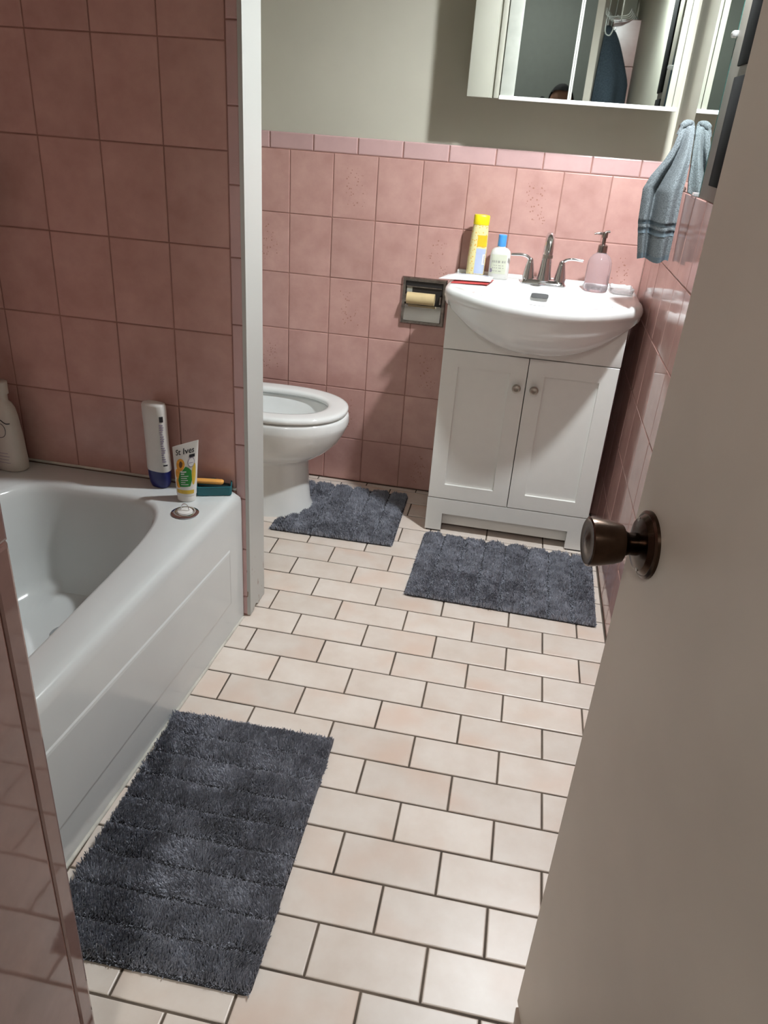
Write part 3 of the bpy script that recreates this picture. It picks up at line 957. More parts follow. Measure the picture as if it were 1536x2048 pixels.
    for z, i in ((0.0, 0.003), (0.002, 0.001), (0.026, 0.0), (0.0265, 0.001), (0.0265, 0.0025), (0.025, 0.0035), (0.005, 0.005)):
        rings.append([tuple(mt @ Vector(p)) for p in superell(0, 0, z, 0.047 - i, 0.030 - i, 9, 48)])
    loft('box_tray', rings, M['teal'], r, True, True, True, 40)
    loft('liner', [[tuple(mt @ Vector(p)) for p in superell(0, 0, z, 0.0405, 0.0235, 9, 32)] for z in (0.0052, 0.016)], M['teal_dark'], r, True, True, True, 40)
    bm.free()
    adopt(r)
    tag(r, 'small open teal soap box on the corner of the tub rim', 'box')
    mo = Matrix.Translation((-0.648, -0.508, ZT + 0.0325)) @ Matrix.Rotation(math.radians(7), 4, 'Z') @ Matrix.Rotation(math.radians(-2), 4, 'Y')
    o = loft('orange_razor', [[tuple(mo @ Vector((x, p[0], p[1]))) for p in [(q[0], q[1]) for q in superell(0, 0, 0, a, b, 3.5, 20)]] for x, a, b in [(-0.050, 0.003, 0.002), (-0.047, 0.008, 0.0045), (-0.02, 0.0095, 0.0055), (0.02, 0.0095, 0.0058), (0.040, 0.009, 0.0055), (0.0445, 0.0065, 0.004), (0.0455, 0.003, 0.002)]], M['orange'], None, True, True, True, 50)
    tag(o, 'flat orange plastic handle lying across the teal soap box', 'handle')

    # --- big white bottle at the far left end of the rim
    r = empty('lotion_bottle', (-1.196, -0.530, ZT))
    # leaves only a sliver in the frame: keep it clear of the left wall
    bx, by = -1.196, -0.530
    R2 = Matrix.Translation((bx - 0.0, by, ZT)) 
    pr = [(0.0, 0.037, 0.026), (0.003, 0.0405, 0.029), (0.03, 0.0405, 0.029), (0.10, 0.036, 0.027), (0.15, 0.0305, 0.024), (0.172, 0.0265, 0.021), (0.186, 0.020, 0.017), (0.193, 0.0125, 0.0125), (0.196, 0.012, 0.012), (0.222, 0.012, 0.012)]
    def rg(z, a, b):
        return [tuple(R2 @ Vector(p)) for p in superell(0, 0, z, a, b, 2.4, 40)]
    loft('bottle_body', [rg(*q) for q in pr], M['offwhite_plastic'], r, True, True, True, 50)
    loft('cap', [[tuple(R2 @ Vector(p)) for p in circle(0, 0, z, rr, None, 28)] for z, rr in [(0.212, 0.0125), (0.213, 0.0165), (0.245, 0.0165), (0.247, 0.014)]], M['offwhite_plastic'], r, True, True, True, 40)
    def fb(u, v, off):
        zz = [q[0] for q in pr]
        a = float(np.interp(v, zz, [q[1] for q in pr])) + off
        b = float(np.interp(v, zz, [q[2] for q in pr])) + off
        t = -PI / 2 + u * PI / 2
        c, s = math.cos(t), math.sin(t)
        return tuple(R2 @ Vector((a * math.copysign(abs(c) ** (2 / 2.4), c), b * math.copysign(abs(s) ** (2 / 2.4), s), v)))
    sw = smooth_path([(-0.25, 0.160, 0), (0.0, 0.147, 0), (0.22, 0.138, 0), (0.46, 0.138, 0)], 6)
    tube('swirl_print', [fb(p.x, p.y, 0.0006) for p in sw], 0.0013, M['black_print'], r, 6)
    lp = [(-0.1 + 0.26 * math.cos(a), 0.118 + 0.020 * math.sin(a)) for a in [2 * PI * i / 24 for i in range(25)]]
    tube('loop_print', [fb(u, v, 0.0004) for u, v in lp], 0.0008, M['black_print'], r, 6)
    for k in range(4):
        strip_patch(fb, -0.3, 0.16 - 0.05 * (k % 2), 0.026 + k * 0.009, 0.0275 + k * 0.009, 0.0004, 'print_line', M['grey_print'], r, 5)
    adopt(r)
    tag(r, 'large off-white lotion bottle with black swirl at the left end of the tub', 'bottle')

    # --- metal soap holder on the left wall
    r = empty('soap_holder', (XL, -0.42, 1.17))
    r.location = (XL, -0.60, 1.12)
    box('back_plate', XL - 0.001, XL + 0.004, -0.66, -0.495, 1.06, 1.18, M['chrome_worn'], r, 0.0015)
    box('cup', XL + 0.002, XL + 0.050, -0.645, -0.505, 1.075, 1.165, M['bronze'], r, 0.008, 3)
    tube('rim_wire', [(XL + 0.004, -0.502, 1.170), (XL + 0.053, -0.502, 1.170), (XL + 0.053, -0.648, 1.170), (XL + 0.004, -0.648, 1.170)], 0.0025, M['chrome'], r, 8)
    adopt(r)
    tag(r, 'dark metal soap holder fixed to the left wall above the tub', 'soap holder')
build_tub_items()

# ------------------------------------------------------------------ toilet
def build_toilet():
    cy = 0.256
    r = empty('toilet', (-0.78, cy, 0))
    N = 56
    def egg(xf, xb, b, z, e=2.2):
        cx = xf - (xf - xb) * 0.50
        out = []
        for i in range(N):
            t = 2 * PI * i / N
            c, s = math.cos(t), math.sin(t)
            ax = (xf - cx) if c > 0 else (cx - xb)
            ee = e if c > 0 else 3.2
            out.append((cx + ax * math.copysign(abs(c) ** (2 / ee), c), cy + b * math.copysign(abs(s) ** (2 / ee), s), z))
        return out
    ext = [(-0.558, -1.02, 0.124, 0.0), (-0.560, -1.02, 0.122, 0.012), (-0.570, -1.015, 0.112, 0.035), (-0.576, -1.01, 0.106, 0.10), (-0.580, -1.01, 0.104, 0.19), (-0.577, -1.01, 0.106, 0.203),
           (-0.562, -1.01, 0.118, 0.212), (-0.532, -1.01, 0.140, 0.228), (-0.500, -1.01, 0.160, 0.252), (-0.472, -1.01, 0.174, 0.282), (-0.453, -1.01, 0.184, 0.314), (-0.4425, -1.01, 0.1895, 0.338), (-0.4385, -1.01, 0.1915, 0.348), (-0.4375, -1.01, 0.192, 0.356), (-0.4385, -1.01, 0.1915, 0.374), (-0.442, -1.01, 0.189, 0.383), (-0.450, -1.005, 0.184, 0.386)]
    inn = [(-0.505, -0.93, 0.138, 0.386), (-0.512, -0.925, 0.132, 0.380), (-0.520, -0.92, 0.127, 0.350), (-0.560, -0.90, 0.105, 0.29), (-0.62, -0.86, 0.07, 0.235), (-0.68, -0.82, 0.04, 0.215)]
    loft('bowl', [egg(*q) for q in ext] + [egg(*q) for q in inn], M['porcelain'], r, True, True, True, 60)
    # seat ring
    prof = []
    so = lambda z, d: egg(-0.4415 - d, -0.965 + d, 0.1905 - d, z)
    si = lambda z, d: egg(-0.516 + d, -0.905 - d, 0.122 + d, z)
    rings = [so(0.3905, 0.006), so(0.392, 0.0015), so(0.399, 0.0), so(0.406, 0.002), so(0.4095, 0.008), so(0.411, 0.018), si(0.411, 0.018), si(0.4095, 0.007), si(0.405, 0.001), si(0.397, 0.0), si(0.3905, 0.004)]
    loft('seat', rings, M['porcelain'], r, False, False, True, 60, loop=True)
    # lid standing up against the tank
    lid = []
    for d, x in ((0.008, -0.998), (0.0, -0.994), (0.0, -0.984), (0.010, -0.979)):
        lid.append([(x + 0.05 - 0.05 * (0.405 + (q[0] + 0.965) * 0.80 - 0.405) / 0.42 * 1.0, q[1], 0.415 + (q[0] + 0.965) * 0.80) for q in egg(-0.4415 - d, -0.965 + d, 0.19 - d, 0)])
    loft('lid', lid, M['porcelain'], r, True, True, True, 50)
    loft('tank', [superell(-1.15, cy, z, a, b, 7, 48) for z, a, b in [(0.388, 0.070, 0.19), (0.392, 0.074, 0.195), (0.55, 0.078, 0.21), (0.70, 0.080, 0.215)]], M['porcelain'], r, True, True, True, 40)
    loft('tank_lid', [superell(-1.148, cy, z, a, b, 7, 48) for z, a, b in [(0.700, 0.082, 0.218), (0.703, 0.085, 0.222), (0.728, 0.085, 0.222), (0.735, 0.078, 0.215)]], M['porcelain'], r, True, True, True, 40)
    tube('flush_lever', [(-1.07, 0.10, 0.66), (-1.058, 0.10, 0.66), (-1.055, 0.13, 0.656), (-1.053, 0.17, 0.65)], 0.005, M['chrome'], r, 10)
    for y in (0.158, 0.354):
        lathe('bolt_cap', [(0.014, 0.0), (0.013, 0.012), (0.007, 0.018), (0.0, 0.019)], M['porcelain'], r, 20, Matrix.Translation((-0.80, cy + (y - cy) * 1.23, 0.0)))
    adopt(r)
    tag(r, 'white toilet with open seat, its bowl showing past the partition', 'toilet')
build_toilet()

# ------------------------------------------------------------------ vanity
def build_vanity():
    x0, x1, yf, yb = -0.125, 0.441, 0.2225, YB - 0.003
    r = empty('vanity_cabinet', (0.158, 0.38, 0))
    bm = bmesh.new()
    bm_box(bm, x0, x0 + 0.016, yf + 0.0185, yb, 0.03, 0.812)
    bm_box(bm, x1 - 0.016, x1, yf + 0.0185, yb, 0.03, 0.812)
    bm_box(bm, x0 + 0.016, x1 - 0.016, yb - 0.012, yb, 0.03, 0.812)
    bm_box(bm, x0 + 0.016, x1 - 0.016, yf + 0.0185, yb - 0.012, 0.10, 0.116)
    bm_box(bm, x0 + 0.016, x1 - 0.016, yf + 0.0185, yf + 0.06, 0.79, 0.812)
    bm_obj('carcass', bm, M['vanity'], r)
    box('top_rail', x0, x1, yf, yf + 0.018, 0.6735, 0.812, M['vanity'], r, 0.0012)
    # lower rail with the two feet cut from one board
    bm = bmesh.new()
    prof = [(x0, 0.028), (x0 + 0.058, 0.028), (x0 + 0.058, 0.074), (x1 - 0.062, 0.074), (x1 - 0.062, 0.028), (x1, 0.028), (x1, 0.132), (x0, 0.132)]
    va = [bm.verts.new((x, yf, z)) for x, z in prof]
    vb = [bm.verts.new((x, yf + 0.018, z)) for x, z in prof]
    bm.faces.new(va); bm.faces.new(vb[::-1])
    for i in range(8):
        bm.faces.new((va[i], vb[i], vb[(i + 1) % 8], va[(i + 1) % 8]))
    for v in va + vb:
        if v.co.z < 0.03:
            v.co.z = 0.006
    bm_obj('foot_rail', bm, M['vanity'], r)
    box('toe_board', x0 + 0.016, x1 - 0.016, yf + 0.035, yf + 0.047, 0.018, 0.115, M['vanity'], r)
    for x in (x0 + 0.004, x1 - 0.058):
        for y in (yf + 0.002, yb - 0.05):
            box('foot_pad', x, x + 0.054, y, y + 0.045, 0.0, 0.008, M['vanity_dark'], r)
    for s, (a, b) in enumerate(((x0 + 0.001, 0.1555), (0.1580, x1 - 0.001))):
        z0, z1 = 0.1350, 0.6705
        sw = 0.054
        bm = bmesh.new()
        loops = []
        for ins, d in ((0.0, 0.0165), (0.0, 0.0012), (0.0012, 0.0), (sw, 0.0), (sw + 0.0006, 0.0075)):
            loops.append([bm.verts.new((x, yf + d, z)) for x, z in ((a + ins, z0 + ins), (b - ins, z0 + ins), (b - ins, z1 - ins), (a + ins, z1 - ins))])
        for p, q in zip(loops, loops[1:]):
            for j in range(4):
                bm.faces.new((p[j], p[(j + 1) % 4], q[(j + 1) % 4], q[j]))
        bm.faces.new(loops[-1])
        bm.faces.new(loops[0][::-1])
        d = bm_obj('door', bm, M['vanity'], r)
        kx = 0.1275 if s == 0 else 0.1845
        lathe('knob', [(0.006, 0.0), (0.0055, 0.008), (0.008, 0.011), (0.0135, 0.015), (0.0145, 0.020), (0.0135, 0.0235), (0.009, 0.0245), (0.006, 0.0235), (0.0, 0.0235)], M['nickel'], d, 28, axis_matrix((kx, yf, 0.5735), (0, -1, 0)), 35)
    adopt(r)
    tag(r, 'white two-door vanity cabinet under the sink', 'cabinet')

    # ---- sink top with bowed belly
    r = empty('sink', (0.168, 0.30, 0.81))
    XA, XB, YBK = -0.144, 0.479, YB - 0.002
    ctr = Vector((0.1675, 0.335))
    def smoothc(pts, sub=10):
        return [(p.x, p.y) for p in smooth_path([(x, y, 0) for x, y in pts], sub)]
    front = smoothc([(XA, 0.345), (XA - 0.001, 0.285), (XA + 0.007, 0.238), (-0.108, 0.197), (-0.03, 0.124), (0.06, 0.074), (0.1675, 0.054), (0.275, 0.074), (0.365, 0.124), (0.443, 0.197), (XB - 0.007, 0.238), (XB + 0.001, 0.285), (XB, 0.345)])
    left = [(XA, YBK - (YBK - 0.345) * i / 8) for i in range(8)]
    right = [(XB, 0.345 + (YBK - 0.345) * (i + 1) / 8) for i in range(8)]
    back = [(XB + (XA - XB) * (i + 1) / 28, YBK) for i in range(27)]
    loop = left + front + right + back
    n = len(loop)
    def shrink(d, z, yd=None):
        out = []
        for x, y in loop:
            v = Vector((x, y)) - ctr
            L = v.length
            q = ctr + v * ((L - d) / L)
            out.append((q.x, min(q.y, YBK), z))
        return out
    ZS = 0.866
    rings = []
    # belly: from the curve on the cabinet face up to the lip
    lo = []
    for x, y in loop:
        t = (x - 0.1675) / 0.300
        zb = 0.690 + 0.122 * abs(t) ** 2.3 if abs(t) < 1 else 0.812
        k = max(0.0, min(1.0, (0.275 - y) / 0.06))            # 1 on the bowed front, 0 along the sides
        lo.append((x, y, zb * k + 0.812 * (1 - k), k))
    def belly(f):
        out = []
        for (x, y, zb, k) in lo:
            a = f * PI / 2
            yy = y + 0.012
            yt = 0.2215
            xx = x + (0.1675 - x) * 0.035
            ym = yy * (1 - (1 - math.cos(a)) ) + yt * (1 - math.cos(a)) if y < yt else y + (0 if y > 0.3 else 0)
            zl = 0.822
            zm = zl + (zb - zl) * math.sin(a) ** 0.85
            out.append((x + (xx - x) * (0.4 + 0.6 * f), min(ym, YBK), zm))
        return out
    for f in (1.0, 0.9, 0.8, 0.68, 0.55, 0.42, 0.28, 0.14, 0.0):
        rings.append(belly(f))
    rings += [shrink(0.004, 0.829), shrink(0.0005, 0.838), shrink(0.0, 0.847), shrink(0.002, 0.856), shrink(0.008, 0.863), shrink(0.018, ZS), shrink(0.028, ZS)]
    # basin
    def basin(a, bf, bb, z, cyy=0.235):
        out = []
        for x, y in loop:
            v = Vector((x, y)) - Vector((0.1675, cyy))
            t = math.atan2(v.y, v.x)
            c, s = math.cos(t), math.sin(t)
            b = bb if s > 0 else bf
            e = 2.3
            q = (abs(c / a) ** e + abs(s / b) ** e) ** (-1 / e)
            out.append((0.1675 + c * q, cyy + s * q, z))
        return out
    rings += [basin(0.218, 0.138, 0.148, ZS - 0.001), basin(0.212, 0.133, 0.143, ZS - 0.004), basin(0.205, 0.127, 0.137, ZS - 0.013), basin(0.195, 0.118, 0.130, ZS - 0.035), basin(0.17, 0.10, 0.11, ZS - 0.08), basin(0.12, 0.07, 0.08, ZS - 0.12), basin(0.05, 0.035, 0.04, ZS - 0.135), basin(0.02, 0.02, 0.02, ZS - 0.138)]
    loft('basin_top', rings, M['porcelain'], r, True, True, True, 60)
    # raised back edge
    box('back_ledge', XA + 0.012, XB - 0.012, YBK - 0.020, YBK, ZS - 0.004, ZS + 0.010, M['porcelain'], r, 0.005, 3)
    ov = [tuple(axis_matrix((0.160, 0.362, 0.8435), (0.0, -0.88, 0.47)) @ Vector((p[0], p[1], 0.0))) for p in superell(0, 0, 0, 0.028, 0.0075, 5, 32)]
    ov2 = [tuple(axis_matrix((0.160, 0.362, 0.8435), (0.0, -0.88, 0.47)) @ Vector((p[0], p[1], 0.0035))) for p in superell(0, 0, 0, 0.028, 0.0075, 5, 32)]
    loft('overflow_slot', [ov, ov2], M['dark'], r, True, True, True, 30)
    lathe('drain', [(0.022, 0), (0.022, 0.002), (0.015, 0.003), (0.0, 0.001)], M['chrome'], r, 24, Matrix.Translation((0.1675, 0.235, ZS - 0.138)))
    adopt(r)
    tag(r, 'white bow-fronted ceramic sink on the vanity cabinet', 'sink')
    return ZS
ZS = build_vanity()

def build_sink_items():
    # ---- faucet
    fx, fy = 0.166, 0.455
    r = empty('faucet', (fx, fy, ZS))
    rings = []
    for z, i in ((0.0, 0.0), (0.003, 0.0), (0.0075, 0.004), (0.016, 0.007), (0.0175, 0.010)):
        rings.append(superell(fx, fy, ZS + z, 0.0755 - i, 0.0275 - i, 5, 48))
    loft('deck_plate', rings, M['chrome'], r, True, True, True, 30)
    sp = smooth_path([(fx, fy, ZS + 0.014), (fx, fy, ZS + 0.05), (fx, fy + 0.001, ZS + 0.09), (fx, fy - 0.004, ZS + 0.122), (fx, fy - 0.022, ZS + 0.149), (fx, fy - 0.050, ZS + 0.158), (fx, fy - 0.078, ZS + 0.146), (fx, fy - 0.092, ZS + 0.120), (fx, fy - 0.095, ZS + 0.104)], 5)
    m = len(sp)
    rd = [float(np.interp(i / (m - 1), [0, 0.1, 0.25, 0.4, 0.7, 1.0], [0.026, 0.021, 0.0165, 0.0145, 0.0145, 0.0150])) for i in range(m)]
    tube('spout', sp, rd, M['chrome'], r, 24)
    lathe('aerator', [(0.0158, 0), (0.0158, 0.010), (0.012, 0.0105)], M['nickel'], r, 24, Matrix.Translation((fx, fy - 0.0952, ZS + 0.098)))
    for s in (-1, 1):
        hx = fx + s * 0.052
        h = lathe('handle', [(0.0205, 0.014), (0.020, 0.020), (0.016, 0.045), (0.0118, 0.066), (0.0095, 0.076), (0.006, 0.081), (0.0, 0.082)], M['chrome'], r, 28, Matrix.Translation((hx, fy, ZS)))
        lv = smooth_path([(hx - s * 0.002, fy, ZS + 0.070), (hx + s * 0.010, fy - 0.002, ZS + 0.083), (hx + s * 0.030, fy - 0.004, ZS + 0.0885), (hx + s * 0.066, fy - 0.006, ZS + 0.0865)], 5)
        tube('lever', lv, [float(np.interp(i, [0, 5, 15], [0.008, 0.006, 0.0048])) for i in range(len(lv))], M['chrome'], h, 14, 0.8)
    adopt(r)
    tag(r, 'chrome two-lever faucet with arched spout on the sink', 'faucet')

    # ---- soap dispenser
    px, py = 0.336, 0.430
    r = empty('soap_dispenser', (px, py, ZS))
    T = Matrix.Translation((px, py, ZS))
    N = 72
    rings = []
    for z, rr, rib in [(0, 0.034, 0), (0.002, 0.037, 0.4), (0.008, 0.0385, 1), (0.05, 0.0385, 1), (0.080, 0.0385, 0.7), (0.092, 0.0375, 0.2), (0.103, 0.0335, 0), (0.112, 0.0265, 0), (0.118, 0.018, 0), (0.121, 0.0145, 0), (0.128, 0.0140, 0)]:
        rings.append([tuple(T @ Vector((math.cos(t) * q, math.sin(t) * q, z))) for t, q in [(2 * PI * i / N, rr * (1 + 0.014 * rib * math.cos(24 * 2 * PI * i / N))) for i in range(N)]])
    loft('glass_body', rings, M['lilac_glass'], r, True, True, True, 60)
    c = lathe('collar', [(0.0150, 0.1215), (0.0155, 0.1220), (0.0150, 0.143), (0.011, 0.146), (0.0075, 0.147)], M['chrome_worn'], r, 28, T)
    lathe('pump_stem', [(0.0062, 0.146), (0.0062, 0.165), (0.009, 0.167), (0.009, 0.181), (0.0075, 0.184), (0.0, 0.1845)], M['chrome_worn'], r, 20, T)
    tube('pump_spout', smooth_path([(px, py, ZS + 0.178), (px - 0.020, py - 0.004, ZS + 0.179), (px - 0.034, py - 0.007, ZS + 0.1765)], 4), [0.0042] * 5 + [0.003] * 4, M['chrome_worn'], r, 10)
    tube('pump_thumb', [(px, py, ZS + 0.183), (px + 0.014, py, ZS + 0.1865)], 0.004, M['chrome_worn'], r, 10)
    adopt(r)
    tag(r, 'ribbed lilac glass soap dispenser with metal pump on the sink', 'soap dispenser')

    # ---- yellow bottle
    R3 = Matrix.Translation((-0.0680, 0.492, ZS)) @ Matrix.Rotation(math.radians(1.0), 4, 'Y') @ Matrix.Rotation(math.radians(10), 4, 'Z')
    r = empty('yellow_bottle', (-0.068, 0.492, ZS))
    pr = [(0.0, 0.0285, 0.020), (0.002, 0.030, 0.0215), (0.05, 0.0305, 0.0215), (0.10, 0.0295, 0.021), (0.14, 0.0275, 0.0205), (0.163, 0.0255, 0.020), (0.168, 0.0245, 0.0195)]
    loft('bottle_body', [[tuple(R3 @ Vector(p)) for p in superell(0, 0, z, a, b, 2.6, 40)] for z, a, b in pr], M['yellow_spots'], r, True, True, True, 50)
    loft('cap', [[tuple(R3 @ Vector(p)) for p in superell(0, 0, z, a, b, 2.6, 40)] for z, a, b in [(0.166, 0.0258, 0.0205), (0.168, 0.0265, 0.021), (0.193, 0.0262, 0.0208), (0.196, 0.0245, 0.019)]], M['yellow'], r, True, True, True, 50)
    def fy_(u, v, off):
        zz = [q[0] for q in pr]
        a = float(np.interp(v, zz, [q[1] for q in pr])) + off; b = float(np.interp(v, zz, [q[2] for q in pr])) + off
        t = -PI / 2 + u * PI / 2
        c, s = math.cos(t), math.sin(t)
        return tuple(R3 @ Vector((a * math.copysign(abs(c) ** (2 / 2.6), c), b * math.copysign(abs(s) ** (2 / 2.6), s), v)))
    strip_patch(fy_, -0.10, 0.62, 0.098, 0.134, 0.0006, 'amber_label', M['amber'], r, 10, 2)
    strip_patch(fy_, -0.10, 0.60, 0.010, 0.092, 0.0006, 'blue_label', M['periwinkle'], r, 10, 3)
    strip_patch(fy_, 0.28, 0.56, 0.040, 0.074, 0.0010, 'barcode_panel', M['white_print'], r, 6, 2)
    for k in range(6):
        strip_patch(fy_, 0.40, 0.48, 0.045 + k * 0.0045, 0.0475 + k * 0.0045, 0.0014, 'barcode_bar', M['grey_print'], r, 2)
    adopt(r)
    tag(r, 'tall yellow spotted bottle with yellow cap on the sink', 'bottle')

    # ---- white lotion bottle with blue cap
    bx, by = 0.0125, 0.478
    R4 = Matrix.Translation((bx, by, ZS)) @ Matrix.Rotation(math.radians(6), 4, 'Z')
    r = empty('small_lotion_bottle', (bx, by, ZS))
    pr4 = [(0.0, 0.031, 0.0185), (0.002, 0.0335, 0.0205), (0.06, 0.0340, 0.0205), (0.080, 0.0335, 0.020), (0.092, 0.0305, 0.0185), (0.0985, 0.023, 0.016), (0.1015, 0.0135, 0.0125), (0.106, 0.0125, 0.0125)]
    loft('bottle_body', [[tuple(R4 @ Vector(p)) for p in superell(0, 0, z, a, b, 2.8, 40)] for z, a, b in pr4], M['white_plastic'], r, True, True, True, 50)
    lathe('cap', [(0.0135, 0.105), (0.0142, 0.106), (0.0138, 0.140), (0.012, 0.142), (0.0, 0.142)], M['sky_blue'], r, 28, R4)
    def fw_(u, v, off):
        t = -PI / 2 + u * PI / 2
        a, b = 0.034 + off, 0.0206 + off
        c, s = math.cos(t), math.sin(t)
        return tuple(R4 @ Vector((a * math.copysign(abs(c) ** (2 / 2.8), c), b * math.copysign(abs(s) ** (2 / 2.8), s), v)))
    strip_patch(fw_, -0.58, 0.34, 0.018, 0.080, 0.0006, 'label', M['label_cream'], r, 10, 2)
    for v, u0, u1, hh in ((0.054, -0.45, 0.20, 0.007), (0.044, -0.30, 0.10, 0.0025), (0.036, -0.40, 0.15, 0.0025), (0.026, -0.4, 0.0, 0.0025)):
        k = 0
        u = u0
        while u < u1:
            strip_patch(fw_, u, u + 0.075, v, v + hh, 0.0011, 'print_mark', M['pale_print'], r, 2)
            u += 0.125
    strip_patch(fw_, -0.62, -0.40, 0.022, 0.034, 0.0012, 'dark_mark', M['grey_print'], r, 3)
    adopt(r)
    tag(r, 'small white lotion bottle with sky blue cap beside the faucet', 'bottle')

    # ---- paper packet on a red card at the left end of the sink
    def sheet(name, quad, nu, nv, zf, th, mat, label, cat):
        a, b, c, d = [Vector((*q, 0)) for q in quad]
        top, bot = [], []
        for j in range(nv + 1):
            for i in range(nu + 1):
                u, v = i / nu, j / nv
                p = a * (1 - u) * (1 - v) + b * u * (1 - v) + c * u * v + d * (1 - u) * v
                z = ZS + zf(u, v)
                e = min(1.0, 6 * min(u, 1 - u, v, 1 - v))
                top.append((p.x, p.y, z + 0.0006 + th * (0.15 + 0.85 * e))); bot.append((p.x, p.y, z))
        w = nu + 1
        vs = top + bot
        o = len(top)
        fs = []
        for j in range(nv):
            for i in range(nu):
                k = j * w + i
                fs.append((k, k + 1, k + w + 1, k + w)); fs.append((o + k, o + k + w, o + k + w + 1, o + k + 1))
        edge = [i for i in range(w)] + [j * w + nu for j in range(1, nv + 1)] + [nv * w + i for i in range(nu - 1, -1, -1)] + [j * w for j in range(nv - 1, 0, -1)]
        for i in range(len(edge)):
            p, q = edge[i], edge[(i + 1) % len(edge)]
            fs.append((q, p, o + p, o + q))
        ob = mesh_obj(name, vs, fs, mat, None, 50)
        return tag(ob, label, cat)
    sheet('red_card', [(-0.130, 0.300), (-0.012, 0.318), (0.004, 0.415), (-0.118, 0.400)], 14, 8, lambda u, v: 0.001 + 0.006 * u * u * 0 + 0.004 * (1 - abs(2 * u - 1)) * 0 + 0.003 * u, 0.0022, M['red'], 'red card under the white packet on the left end of the sink', 'card')
    o = sheet('paper_packet', [(-0.172, 0.322), (-0.004, 0.335), (0.000, 0.430), (-0.150, 0.415)], 24, 12, lambda u, v: 0.0072 + 0.006 * math.sin(PI * u) * math.sin(PI * v) + 0.003 * u, 0.005, M['white_print'], 'white paper packet with a blue stripe lying at the left end of the sink', 'packet')
    st = []
    for i in range(13):
        u = 0.30 + 0.62 * i / 12
        v = 0.42 + 0.22 * math.sin(u * 3.2 - 0.6)
        q = [Vector((-0.172, 0.322, 0)), Vector((-0.004, 0.335, 0)), Vector((0.0, 0.430, 0)), Vector((-0.150, 0.415, 0))]
        for dv_ in (0.0, 0.10):
            vv = v + dv_
            p = q[0] * (1 - u) * (1 - vv) + q[1] * u * (1 - vv) + q[2] * u * vv + q[3] * (1 - u) * vv
            st.append((p.x, p.y, ZS + 0.0072 + 0.006 * math.sin(PI * u) * math.sin(PI * vv) + 0.003 * u + 0.0064))
    mesh_obj('blue_stripe', st, [(2 * i, 2 * i + 2, 2 * i + 3, 2 * i + 1) for i in range(12)], M['periwinkle'], o)

    # ---- crumpled clear tray at the right end
    rings = []
    for z, i in ((0.0, 0.006), (0.0015, 0.002), (0.014, 0.0), (0.0155, 0.0012), (0.0140, 0.0022), (0.0035, 0.005)):
        ring = []
        for p in superell(0.422, 0.455, ZS + 0.0008 + z, 0.038 - i, 0.058 - i, 5, 48):
            w = 0.0015 * math.sin(p[0] * 310 + p[1] * 170) * (z / 0.0155)
            ring.append((p[0] + w, p[1] + w, p[2] + w))
        rings.append(ring)
    o = loft('clear_tray', rings, M['clear'], None, True, True, True, 50)
    tag(o, 'shallow clear plastic tray at the right end of the sink', 'tray')
build_sink_items()

# ------------------------------------------------------------------ toilet-paper holder
def build_paper_holder():
    x0, x1, z0, z1 = -0.323, -0.162, 0.664, 0.831
    yw = YB - 0.0005
    r = empty('toilet_paper_holder', ((x0 + x1) / 2, yw, z0))
    w = 0.013
    bm = bmesh.new()
    loops = []
    for ins, d in ((0.0, 0.0), (0.0, 0.006), (0.004, 0.011), (w, 0.011), (w + 0.002, 0.004)):
        loops.append([bm.verts.new((x, yw - d, z)) for x, z in ((x0 + ins, z0 + ins), (x1 - ins, z0 + ins), (x1 - ins, z1 - ins), (x0 + ins, z1 - ins))])
    for p, q in zip(loops, loops[1:]):
        for j in range(4):
            bm.faces.new((p[j], p[(j + 1) % 4], q[(j + 1) % 4], q[j]))
    bm_obj('frame', bm, M['chrome_worn'], r)
    box('recess', x0 + w, x1 - w, yw - 0.0045, yw - 0.001, z0 + w, z1 - w, M['dark'], r)
    # chrome hood above and scoop below the roll
    def scoop(za, zb, nm, mat, d0, d1):
        bm = bmesh.new()
        rows = []
        for i in range(9):
            f = i / 8
            z = za + (zb - za) * f
            d = d0 + (d1 - d0) * math.sin(f * PI / 2)
            rows.append([bm.verts.new((x, yw - d, z)) for x in (x0 + w + 0.001, x1 - w - 0.001)])
        for a, b in zip(rows, rows[1:]):
            bm.faces.new((a[0], a[1], b[1], b[0]))
        return bm_obj(nm, bm, mat, r, 60)
    scoop(0.735, 0.680, 'scoop', M['chrome'], 0.006, 0.020)
    box('slot_bar', x0 + w + 0.004, x1 - w - 0.004, yw - 0.010, yw - 0.004, 0.797, 0.801, M['chrome_worn'], r)
    box('sticker', x0 + w + 0.005, x0 + w + 0.024, yw - 0.0056, yw - 0.004, 0.778, 0.797, M['pale_print'], r)
    for x in (x0 + w + 0.003, x1 - w - 0.008):
        box('roller_arm', x, x + 0.006, yw - 0.034, yw - 0.003, 0.748, 0.776, M['chrome_worn'], r, 0.002)
    adopt(r)
    tag(r, 'worn chrome toilet paper holder set in the pink tile beside the vanity', 'paper holder')
    t = lathe('cardboard_roll', [(0.0150, 0), (0.0205, 0), (0.0205, 0.100), (0.0150, 0.100)], M['cardboard'], None, 32, axis_matrix((-0.300, yw - 0.0275, 0.762), (1, 0, 0)), 40)
    tag(t, 'empty cardboard toilet roll in the chrome holder', 'paper roll')
build_paper_holder()

